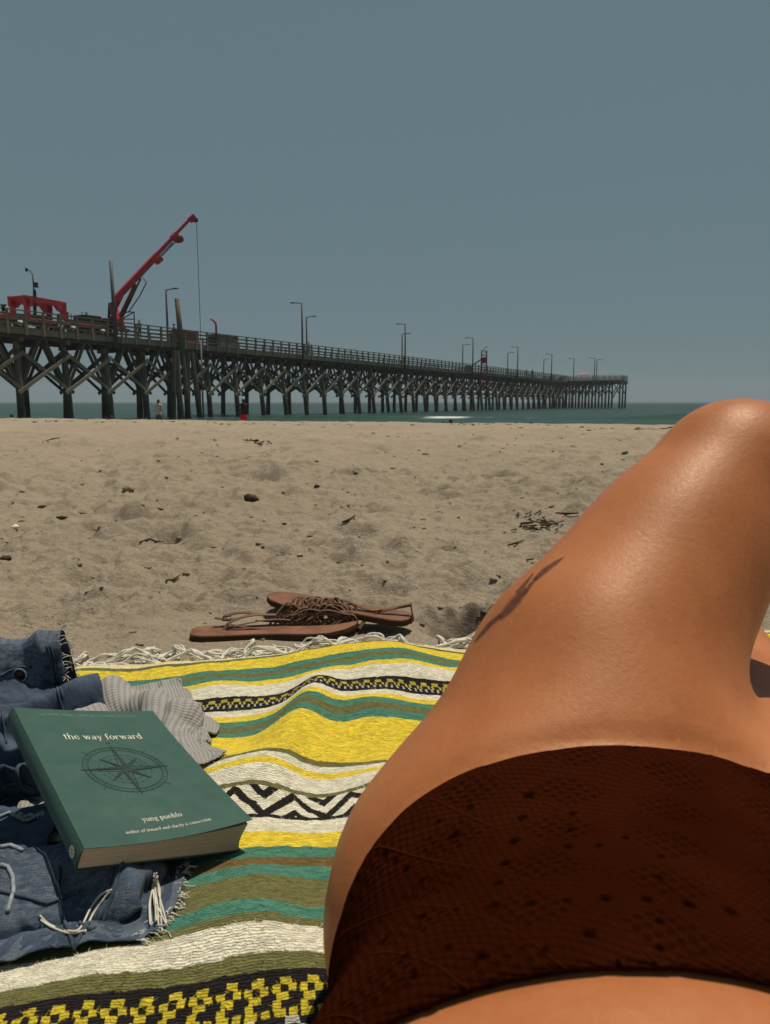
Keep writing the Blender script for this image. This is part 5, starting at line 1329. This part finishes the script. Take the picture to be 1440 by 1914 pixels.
G = {
 't': (rct(.09, .08, .175, .62)+rct(.0, .44, .30, .475)+arcp(.21, .09, .12, .10, 180, 320, .085, .03), .33),
 'h': (stem(.05, 0, .76)+arcp(.27, .32, .17, .17, 10, 160, .085, .035)+stem(.355, 0, .34, top=False), .52),
 'e': (arcp(.24, .24, .22, .25, 25, 335, .09, .035, 22)+rct(.06, .255, .44, .285), .49),
 'w': (dia(.04, .47, .20, 0, .09)+dia(.20, 0, .35, .47, .035)+dia(.32, .47, .47, 0, .09)+dia(.49, 0, .62, .47, .035)+rct(-.02, .445, .19, .472)+rct(.27, .445, .44, .472)+rct(.54, .445, .72, .472), .72),
 'a': (arcp(.19, .13, .17, .14, 30, 330, .085, .035)+rct(.30, .06, .385, .36)+arcp(.22, .33, .165, .15, 0, 150, .08, .035)+arcp(.42, .07, .08, .07, 180, 320, .05, .03), .47),
 'y': (dia(.04, .47, .22, 0, .09)+dia(.16, -.20, .41, .47, .035)+rct(-.02, .445, .19, .472)+rct(.31, .445, .49, .472)+arcp(.12, -.17, .08, .06, 150, 360, .06, .04), .48),
 'f': (rct(.09, 0, .175, .60)+arcp(.27, .58, .18, .17, 40, 180, .085, .035)+rct(.0, .44, .30, .475)+rct(.03, 0, .24, .028), .33),
 'o': (arcp(.25, .24, .23, .25, 0, 360, .095, .035, 26), .51),
 'r': (stem(.05, 0, .47)+arcp(.26, .32, .15, .15, 30, 150, .08, .04), .38),
 'd': (arcp(.24, .23, .22, .245, 20, 340, .09, .035, 22)+stem(.35, 0, .76), .53),
 'u': (stem(.05, .12, .47, bot=False)+arcp(.23, .15, .18, .16, 180, 350, .085, .035)+stem(.35, 0, .47), .52),
 'n': (stem(.05, 0, .47)+arcp(.27, .31, .17, .17, 10, 160, .085, .035)+stem(.355, 0, .33, top=False), .53),
 'g': (arcp(.21, .30, .16, .17, 0, 360, .075, .035, 20)+arcp(.23, -.06, .20, .13, 0, 360, .06, .035, 20)+rct(.10, .05, .30, .10)+rct(.33, .43, .44, .465), .46),
 'p': (stem(.05, -.21, .47)+arcp(.28, .235, .20, .245, -160, 160, .09, .035, 22), .53),
 'b': (stem(.05, .0, .76, bot=False)+arcp(.28, .235, .20, .245, -160, 160, .09, .035, 22), .53),
 'l': (stem(.06, 0, .76), .23), 'i': (stem(.06, 0, .47)+arcp(.10, .63, .055, .055, 0, 360, .055, .05, 10), .23),
 'c': (arcp(.24, .24, .22, .25, 45, 320, .09, .035, 20), .45), '&': (arcp(.24, .15, .20, .16, 0, 360, .07, .04, 18)+arcp(.22, .46, .12, .14, 0, 360, .06, .04, 16)+dia(.14, .42, .46, 0, .07), .55), ' ': ([], .26), }
def text_at(txt, fn, size, width=None, tilt=0):
    x = 0; polys = []
    for ch in txt:
        g, adv = G[ch]
        for q in g: polys.append([((px_+x)*size, py_*size, tilt*py_*size) for px_, py_ in q])
        x += adv+.035
    sc = 1 if width is None else width/(x*size)
    B = MB()
    for q in polys: B.add([fn(px_*sc+t, py_) for px_, py_, t in q], [tuple(range(len(q)))])
    return B
CREAM = paint('cream_print', (.72, .68, .55), .6, .05); DKG = paint('dark_green_print', (.010, .026, .024), .55, .1); PALEG = paint('pale_green_print', (.14, .24, .20), .6, .05)
E = .00035
text_at('the way forward', lambda x, y: cov(.033+x, .163+y, E), .0142, .079).build('title_lettering', CREAM, book)
text_at('yung pueblo', lambda x, y: cov(.058+x, .027+y, E), .0088, .036).build('author_lettering', CREAM, book)
text_at('author of inward and clarity & connection', lambda x, y: cov(.038+x, .0135+y, E), .0054, .076, .2).build('byline_lettering', CREAM, book)
tc = bpy.data.curves.new('top_line', 'FONT'); tc.body = '#1 NEW YORK TIMES BESTSELLING AUTHOR'; tc.size = .0052; tc.space_character = 1.15
to = bpy.data.objects.new('tmp', tc); col.objects.link(to); dg = bpy.context.evaluated_depsgraph_get(); tm = bpy.data.meshes.new_from_object(to.evaluated_get(dg)); bpy.data.objects.remove(to)
xs = [v.co.x for v in tm.vertices]; wsc = .098/(max(xs)-min(xs))
for v in tm.vertices: v.co = cov(.023+v.co.x*wsc, .2085+v.co.y, E)
link(tm, 'top_line_lettering', PALEG, book)
# compass rose
CX, CY, CR = .073, .109, .040
def cp(r, a): return (CX+CR*r*math.sin(a), CY+CR*r*math.cos(a))
def ring(r, w_, name, segs=72, dash=None):
    B = MB()
    for k in range(segs):
        if dash and k % dash == 0: continue
        a0, a1 = 2*math.pi*k/segs, 2*math.pi*(k+1)/segs
        B.add([cov(*cp(r-w_, a0), E), cov(*cp(r+w_, a0), E), cov(*cp(r+w_, a1), E), cov(*cp(r-w_, a1), E)], [(0, 1, 2, 3)])
    B.build(name, DKG, book)
ring(.96, .012, 'compass_ring'); ring(.84, .007, 'compass_ring'); ring(.60, .006, 'compass_ring', dash=3); ring(.46, .006, 'compass_ring', dash=4); ring(.10, .03, 'compass_hub', 24)
B = MB()
for k in range(72):
    a = 2*math.pi*k/72; r1 = 1.12 if k % 9 == 0 and k % 18 else (.90 if k % 2 else .93); d = .006
    B.add([cov(*cp(.84 if k % 9 else .84, a-d), E), cov(*cp(r1, a-d), E), cov(*cp(r1, a+d), E), cov(*cp(.84, a+d), E)], [(0, 1, 2, 3)])
B.build('compass_ticks', DKG, book)
for k in range(8):
    a = k*math.pi/4; L = 1.06 if k % 2 == 0 else .66; wb = .16 if k % 2 == 0 else .10
    B = MB(); c0 = cp(0, 0); s1_ = cp(wb, a+math.pi/4*.9); s2_ = cp(wb, a-math.pi/4*.9); tpt = cp(L, a)
    B.add([cov(*c0, E*1.4), cov(*s1_, E*1.4), cov(*tpt, E*1.4)], [(0, 1, 2)])
    for a_, b_ in ((s2_, tpt), (c0, tpt)):
        dx, dy = b_[0]-a_[0], b_[1]-a_[1]; l = math.hypot(dx, dy); nx, ny = -dy/l*.0003, dx/l*.0003
        B.add([cov(a_[0]-nx, a_[1]-ny, E*1.3), cov(b_[0]-nx, b_[1]-ny, E*1.3), cov(b_[0]+nx, b_[1]+ny, E*1.3), cov(a_[0]+nx, a_[1]+ny, E*1.3)], [(0, 1, 2, 3)])
    B.build('compass_point', DKG, book)
text_at('n', lambda x, y: cov(CX-.0022+x, CY+CR*1.12+y, E), .008).build('compass_letter', DKG, book)
# spine print
def spn(x, y): return bk(-.0026, BH-x, -BT*.36-y)
text_at('yung pueblo', lambda x, y: bk(-.0027, BH-.012-x, -.0135+y), .0085, .040).build('spine_author', PALEG, book)
text_at('the way forward', lambda x, y: bk(-.0027, BH-.075-x, -.0135+y), .0095, .066).build('spine_title', PALEG, book)
B = MB(); c = [bk(-.0028, .012+.0052*math.cos(a), -.0105+.0042*math.sin(a)) for a in [2*math.pi*k/18 for k in range(18)]]; B.add(c, [tuple(range(18))]); B.build('spine_emblem', CREAM, book)
B = MB()
for k in range(6):
    a = 2*math.pi*k/6; B.add([bk(-.0030, .012, -.0105), bk(-.0030, .012+.0040*math.cos(a-.16), -.0105+.0033*math.sin(a-.16)), bk(-.0030, .012+.0040*math.cos(a+.16), -.0105+.0033*math.sin(a+.16))], [(0, 1, 2)])
B.build('spine_emblem_mark', COVER, book)

# ---------------------------------------------------------------- leather sandals
LEA = paint('brown_leather_strap', (.105, .052, .028), .65, .35, 60, .3); SOLE_T = paint('tan_insole', (.175, .076, .040), .6, .3, 30, .3); SOLE_B = paint('dark_outsole', (.055, .026, .014), .8, .3, 40, .2)
STRAPT = paint('brown_leather_light', (.150, .075, .042), .65, .3, 60, .3); BUCK = paint('dark_buckle', (.03, .025, .02), .35, .2, 60, .5, .8)
def sandal(heel, toe, label, up=0.0):
    heel = Vector(heel); toe = Vector(toe); t = thing('leather_sandal', label, 'sandal', tuple(heel), 'pair of brown strappy sandals')
    d = (toe-heel); L = d.length; d.normalize(); sx = d.cross(Vector((0, 0, 1))).normalized(); uz = sx.cross(d)
    prof = [(0, .014), (.02, .026), (.08, .033), (.2, .033), (.38, .029), (.55, .033), (.70, .042), (.82, .044), (.92, .036), (.98, .020), (1.0, .006)]
    rows = []
    for s, w_ in prof:
        cz = .004+.010*math.exp(-((s-1)/.12)**2)*up
        rows.append((heel+d*(s*L)+uz*cz+sx*(.006*math.sin(s*3)), w_))
    def slab(z0, z1, sc, name, mat):
        V = []; F = []; n = len(rows)
        for p, w_ in rows:
            for zz in (z0, z1):
                for sg in (-1, 1): V.append(p+sx*w_*sc*sg+uz*zz)
        for i in range(n-1):
            a, b = i*4, (i+1)*4
            F += [(a+2, a+3, b+3, b+2), (a+1, a+0, b+0, b+1), (a+0, a+2, b+2, b+0), (a+3, a+1, b+1, b+3)]
        F += [(0, 1, 3, 2), ((n-1)*4+2, (n-1)*4+3, (n-1)*4+1, (n-1)*4)]
        o = MB().add(V, F).build(name, mat, t, True); bvm = o.modifiers.new('sub', 'BEVEL'); bvm.width = .0015; bvm.segments = 2; return o
    slab(0, .008, 1.0, 'outsole', SOLE_B); slab(.008, .0125, .975, 'insole', SOLE_T)
    return t
def strap(pts, w_, parent, mat=LEA, flat=.30, name='strap'):
    pts = [Vector(p) for p in pts]; d = []
    for i in range(len(pts)-1):
        p0, p1, p2, p3 = pts[max(i-1, 0)], pts[i], pts[i+1], pts[min(i+2, len(pts)-1)]
        for k in range(7):
            t = k/7; d.append(.5*((2*p1)+(p2-p0)*t+(2*p0-5*p1+4*p2-p3)*t*t+(3*p1-p0-3*p2+p3)*t*t*t))
    d.append(pts[-1]); MB().tube(d, w_, 8, True, flat).build(name, mat, parent, True)
def gz2(p): p = Vector(p); p.z = max(p.z, sand_z(p.x, p.y)+.006); return p
h1 = S(357, 1176, 1.345); t1 = S(668, 1172, 1.375); h1.z = sand_z(h1.x, h1.y)-.006; t1.z = sand_z(t1.x, t1.y)-.002
s1 = sandal(h1, t1, 'brown leather sandal nearer the blanket, heel pointing left', .6)
h2 = S(768, 1170, 1.36); t2 = S(505, 1140, 1.50); h2.z = max(h2.z, sand_z(h2.x, h2.y)+.010); t2.z = max(t2.z, sand_z(t2.x, t2.y)+.012)
s2 = sandal(h2, t2, 'brown leather sandal lying behind the other, heel pointing right', .6)
Y1 = 1.385
strap([S(418, 1178, 1.35), S(432, 1162, 1.36), S(470, 1150, 1.375), S(520, 1149, Y1), S(560, 1148, Y1)], .0048, s1, STRAPT)
strap([S(420, 1160, 1.37), S(425, 1150, 1.39), S(455, 1145, 1.40), S(490, 1149, 1.40), S(540, 1152, 1.40)], .0048, s1)
strap([S(402, 1155, 1.37), S(425, 1158, 1.37), S(440, 1156, 1.37)], .0052, s1, LEA)
MB().tube([S(418, 1152, 1.37), S(432, 1152, 1.37), S(432, 1160, 1.37), S(418, 1160, 1.37), S(418, 1152, 1.37)], .0012, 6).build('buckle', BUCK, s1)
strap([S(425, 1166, 1.35), S(470, 1174, 1.35), S(520, 1176, 1.355)], .0036, s1)
rs = random.Random(8)
for k in range(13):                              # the tangle of thongs over the toes
    x = 535+k*8; strap([S(x-34+rs.uniform(-6, 6), 1172+rs.uniform(-4, 6), 1.37), S(x-14, 1150+rs.uniform(-8, 6), 1.385), S(x+rs.uniform(-4, 8), 1133+rs.uniform(-8, 10), 1.39), S(x+18, 1142+rs.uniform(-6, 10), 1.39), S(x+26+rs.uniform(-6, 10), 1170+rs.uniform(-4, 4), 1.375)], rs.uniform(.0026, .0036), s1, LEA if k % 2 else STRAPT, .5)
for k in range(9):
    x = 544+k*9; strap([S(x, 1145+rs.uniform(-5, 5), 1.405), S(x+6, 1121+rs.uniform(-4, 4), 1.42), S(x+20, 1120+rs.uniform(-4, 4), 1.43), S(x+30, 1136+rs.uniform(-4, 6), 1.42), S(x+24, 1152, 1.40)], .0030, s2, LEA if k % 2 else STRAPT, .5)
for k in range(4): strap([S(545+k*14, 1152+rs.uniform(-3, 3), 1.375), S(580+k*14, 1143+rs.uniform(-4, 4), 1.378), S(622+k*12, 1150+rs.uniform(-4, 4), 1.378)], .0034, s1, STRAPT if k % 2 else LEA, .5, 'knot')
strap([S(582, 1125, 1.43), S(620, 1119, 1.43), S(650, 1124, 1.42), S(680, 1137, 1.40), S(700, 1142, 1.39)], .0050, s2, LEA)
strap([S(640, 1148, 1.40), S(670, 1145, 1.395), S(700, 1147, 1.39), S(715, 1152, 1.38)], .0044, s2, STRAPT)
strap([S(671, 1176, 1.365), S(684, 1158, 1.375), S(699, 1148, 1.385), S(720, 1140, 1.38), S(768, 1131, 1.375)], .0054, s2, STRAPT)
strap([S(715, 1143, 1.38), S(735, 1137, 1.38), S(770, 1129, 1.372)], .0054, s2, LEA)
strap([S(700, 1148, 1.38), S(725, 1157, 1.37), S(747, 1159, 1.365)], .0034, s2)
MB().tube([S(700, 1143, 1.38), S(716, 1140, 1.38), S(718, 1150, 1.38), S(702, 1152, 1.38), S(700, 1143, 1.38)], .0014, 6).build('buckle', BUCK, s2)
strap([S(768, 1129, 1.372), S(771, 1150, 1.366), S(769, 1166, 1.36)], .0046, s2, LEA)
strap([S(620, 1175, 1.365), S(640, 1150, 1.38), S(655, 1143, 1.385), S(662, 1155, 1.38), S(660, 1172, 1.37)], .0040, s1, LEA)

strap([S(478, 1160, 1.375), S(520, 1162, 1.375), S(560, 1160, 1.38), S(590, 1152, 1.385)], .0036, s1)
strap([S(440, 1170, 1.36), S(490, 1160, 1.37), S(530, 1158, 1.375), S(575, 1165, 1.375)], .0034, s1, STRAPT)
for k in range(5): strap([S(592+k*7, 1178, 1.362), S(604+k*9, 1160+rs.uniform(-4, 4), 1.375), S(622+k*9, 1150+rs.uniform(-4, 4), 1.38), S(636+k*8, 1160, 1.378), S(640+k*6, 1176, 1.37)], .0030, s1, LEA if k % 2 else STRAPT, .5)
for k in range(4): strap([S(610+k*10, 1128+rs.uniform(-4, 4), 1.42), S(634+k*9, 1130+rs.uniform(-3, 3), 1.41), S(650+k*6, 1150+rs.uniform(-3, 3), 1.395), S(648+k*4, 1166, 1.385)], .0030, s2, LEA, .5)
# ---------------------------------------------------------------- things lying on the sand
CLOD = M_SAND
DEB = paint('dark_driftwood', (.055, .038, .024), .9, .5, 30, .15); WEED = paint('dried_seaweed', (.045, .032, .020), .9, .5, 60, .15); SHELLM = paint('white_shell', (.72, .66, .54), .5, .1, 60)
def ico(seed, r):
    bm = bmesh.new(); bmesh.ops.create_icosphere(bm, subdivisions=1, radius=1.0); q = random.Random(seed)
    v = [(a.co*q.uniform(.72, 1.2)) for a in bm.verts]; f = [tuple(x.index for x in p.verts) for p in bm.faces]; bm.free(); return v, f
ICO = [ico(k, 1) for k in range(12)]
def scatter(n, seed, rmin, rmax, name, mat, sq, label, ymax=9.0, dens=None):
    q = random.Random(seed); B = MB(); c = 0
    while c < n:
        r = 1.32*math.exp(q.random()**.85*math.log(ymax/1.32)); a = R(q.uniform(-40, 40)); x, y = r*math.sin(a), r*math.cos(a)
        if y < 1.30+.167*x+.03: continue
        if dens and q.random() > dens(x, y): continue
        c += 1; s = q.uniform(rmin, rmax)*(.6+.22*r)*(.5+q.random()**2); v, f = ICO[q.randrange(12)]
        M = Euler((q.uniform(-.4, .4), q.uniform(-.4, .4), q.uniform(0, 6.3))).to_matrix(); z = sand_z(x, y)
        B.add([M @ Vector((p.x*s*sq[0], p.y*s*sq[1], p.z*s*sq[2])) + Vector((x, y, z+s*.05)) for p in v], f)
    o = B.build(name, mat, None, True); o['kind'] = 'stuff'; o['label'] = label; o['category'] = name.split('_')[-1]
    return o
dn = lambda x, y: .25+1.5*max(0, float(vnoise(np.array([x*1.1]), np.array([y*1.1]), 123)[0]))
scatter(1800, 2, .003, .008, 'sand_clods', M_SAND, (1.4, 1.1, .45), 'small crumbs and clods of dry sand', 10, dn)
scatter(220, 3, .0013, .0030, 'beach_debris', DEB, (2.0, .8, .5), 'scattered dark wood crumbs and weed bits on the sand', 9, dn)
scatter(240, 4, .0012, .0026, 'shell_fragments', SHELLM, (1.3, 1, .4), 'tiny pale shell fragments on the sand', 6)
q = random.Random(77); B = MB()                # wrack line along the crest
for k in range(420):
    l = q.uniform(-16, 10); sline = 12.6+.35*math.sin(l*.9)+q.gauss(0, .45); x, y = SHORE[0]*sline+SHORE[1]*l, SHORE[1]*sline-SHORE[0]*l
    if y < 3: continue
    s = q.uniform(.012, .045)*(1 if l > -2 else .6); v, f = ICO[q.randrange(12)]; M = Euler((0, 0, q.uniform(-.5, .5))).to_matrix()
    B.add([M @ Vector((p.x*s*2.4, p.y*s, p.z*s*.45)) + Vector((x, y, sand_z(x, y)+s*.12)) for p in v], f)
o = B.build('wrack_line_weed', WEED, None, True); o['kind'] = 'stuff'; o['label'] = 'broken line of dark weed along the crest of the sand'
def on_sand(px_, py_, dz=0):
    r = pix_ray(px_, py_); t = .8
    while t < 40:
        p = r*t
        if p[2]+CAMZ < sand_z(p[0], p[1]): break
        t *= 1.004
    return Vector((p[0], p[1], sand_z(p[0], p[1])+dz))
def lump(px_, py_, size, mat, name, label, cat, seed=1):
    c = on_sand(px_, py_); q = random.Random(seed); bm = bmesh.new(); bmesh.ops.create_icosphere(bm, subdivisions=2, radius=1.0); ph = [q.uniform(0, 6) for _ in range(6)]
    V = []
    for v in bm.verts:
        p = v.co; s = 1+.28*math.sin(p.x*3+ph[0])*math.sin(p.y*3.3+ph[1])+.16*math.sin(p.z*6+p.x*5+ph[2])+.12*q.uniform(-1, 1); V.append(Vector((p.x*size[0]*s, p.y*size[1]*s, p.z*size[2]*s))+c+Vector((0, 0, size[2]*.45)))
    F = [tuple(a.index for a in f.verts) for f in bm.faces]; bm.free()
    return tag(MB().add(V, F).build(name, mat, None, True), label, cat)
lump(471, 938, (.030, .024, .022), DEB, 'driftwood_lump', 'dark driftwood lump standing alone in the middle of the sand', 'driftwood', 1)
lump(79, 950, (.018, .012, .008), DEB, 'driftwood_chip', 'small dark driftwood chip near the left edge of the sand', 'driftwood', 2)
lump(116, 971, (.019, .011, .006), DEB, 'driftwood_chip', 'flat dark driftwood chip up and right of the white shell', 'driftwood', 3)
lump(29, 988, (.013, .010, .008), SHELLM, 'sea_shell', 'small white shell at the left edge of the sand', 'shell', 4)
lump(12, 1046, (.018, .012, .008), DEB, 'driftwood_chip', 'dark chip at the left edge, below the white shell', 'driftwood', 5)
lump(240, 918, (.032, .024, .018), M_SAND, 'sand_lump', 'rounded lump of sand left of the dark driftwood lump', 'sand lump', 6)
lump(593, 911, (.016, .011, .008), DEB, 'driftwood_chip', 'small dark chip to the right of the driftwood lump', 'driftwood', 7)
def twig(pts, r, label, seed=0):
    r = r*.62
    q = [on_sand(*p, .006) for p in pts]; o = MB().tube(q, [r*.7]+[r]*(len(q)-2)+[r*.5], 7).build('twig', DEB, None, True); return tag(o, label, 'twig')
twig([(640, 980), (652, 976), (664, 972)], .007, 'short dark twig on the sand midway to the water')
twig([(262, 1017), (280, 1012), (292, 1018), (306, 1016)], .005, 'thin crooked twig on the sand above the sandals, to the left')
twig([(312, 1092), (325, 1088), (337, 1084)], .005, 'short dark twig lying above and left of the sandals')
twig([(1040, 962), (1058, 967), (1082, 967)], .007, 'thin twig close beside the raised thigh')
twig([(950, 1024), (965, 1020), (980, 1014)], .005, 'slanting twig below the dried seaweed clump')
twig([(985, 1052), (998, 1050)], .006, 'stubby dark twig just left of the tattooed thigh')
twig([(80, 828), (100, 822), (112, 820)], .014, 'long low stick near the crest of the sand, far left')
wd = thing('seaweed_clump', 'clump of dark dried seaweed on the sand beside the thigh', 'seaweed', tuple(on_sand(1008, 985)))
for k in range(26):
    x, y = 1008+rs.gauss(0, 22), 984+rs.gauss(0, 9); q = [on_sand(x+rs.uniform(-4, 4)*i*1.8, y+rs.uniform(-2, 2)*i, .004+.008*rs.random()) for i in range(4)]
    MB().tube(q, .0020, 5).build('strand', WEED, wd, True)
wd2 = thing('seaweed_clump', 'faint clump of dried seaweed far off towards the water', 'seaweed', tuple(on_sand(488, 829)))
for k in range(14):
    x, y = 488+rs.gauss(0, 13), 829+rs.gauss(0, 2.5); q = [on_sand(x+rs.uniform(-4, 4)*i, y+rs.uniform(-.6, .6)*i, .01+.02*rs.random()) for i in range(4)]
    MB().tube(q, .0045, 5).build('strand', WEED, wd2, True)
# ---------------------------------------------------------------- summer haze over the water
hb = MB().box((60, 300, 10.5), (1600, 1600, 31)).build('haze', None); hb['kind'] = 'stuff'; hb['label'] = 'thin pale sea haze'
hm = bpy.data.materials.new('haze'); hm.use_nodes = True; hm.node_tree.nodes.clear(); ho_ = hm.node_tree.nodes.new('ShaderNodeOutputMaterial'); hv = hm.node_tree.nodes.new('ShaderNodeVolumePrincipled')
hv.inputs['Color'].default_value = (.86, .93, .97, 1); hv.inputs['Density'].default_value = .00026; hm.node_tree.links.new(hv.outputs[0], ho_.inputs['Volume']); hb.data.materials.append(hm)
scene.cycles.volume_max_steps = 64
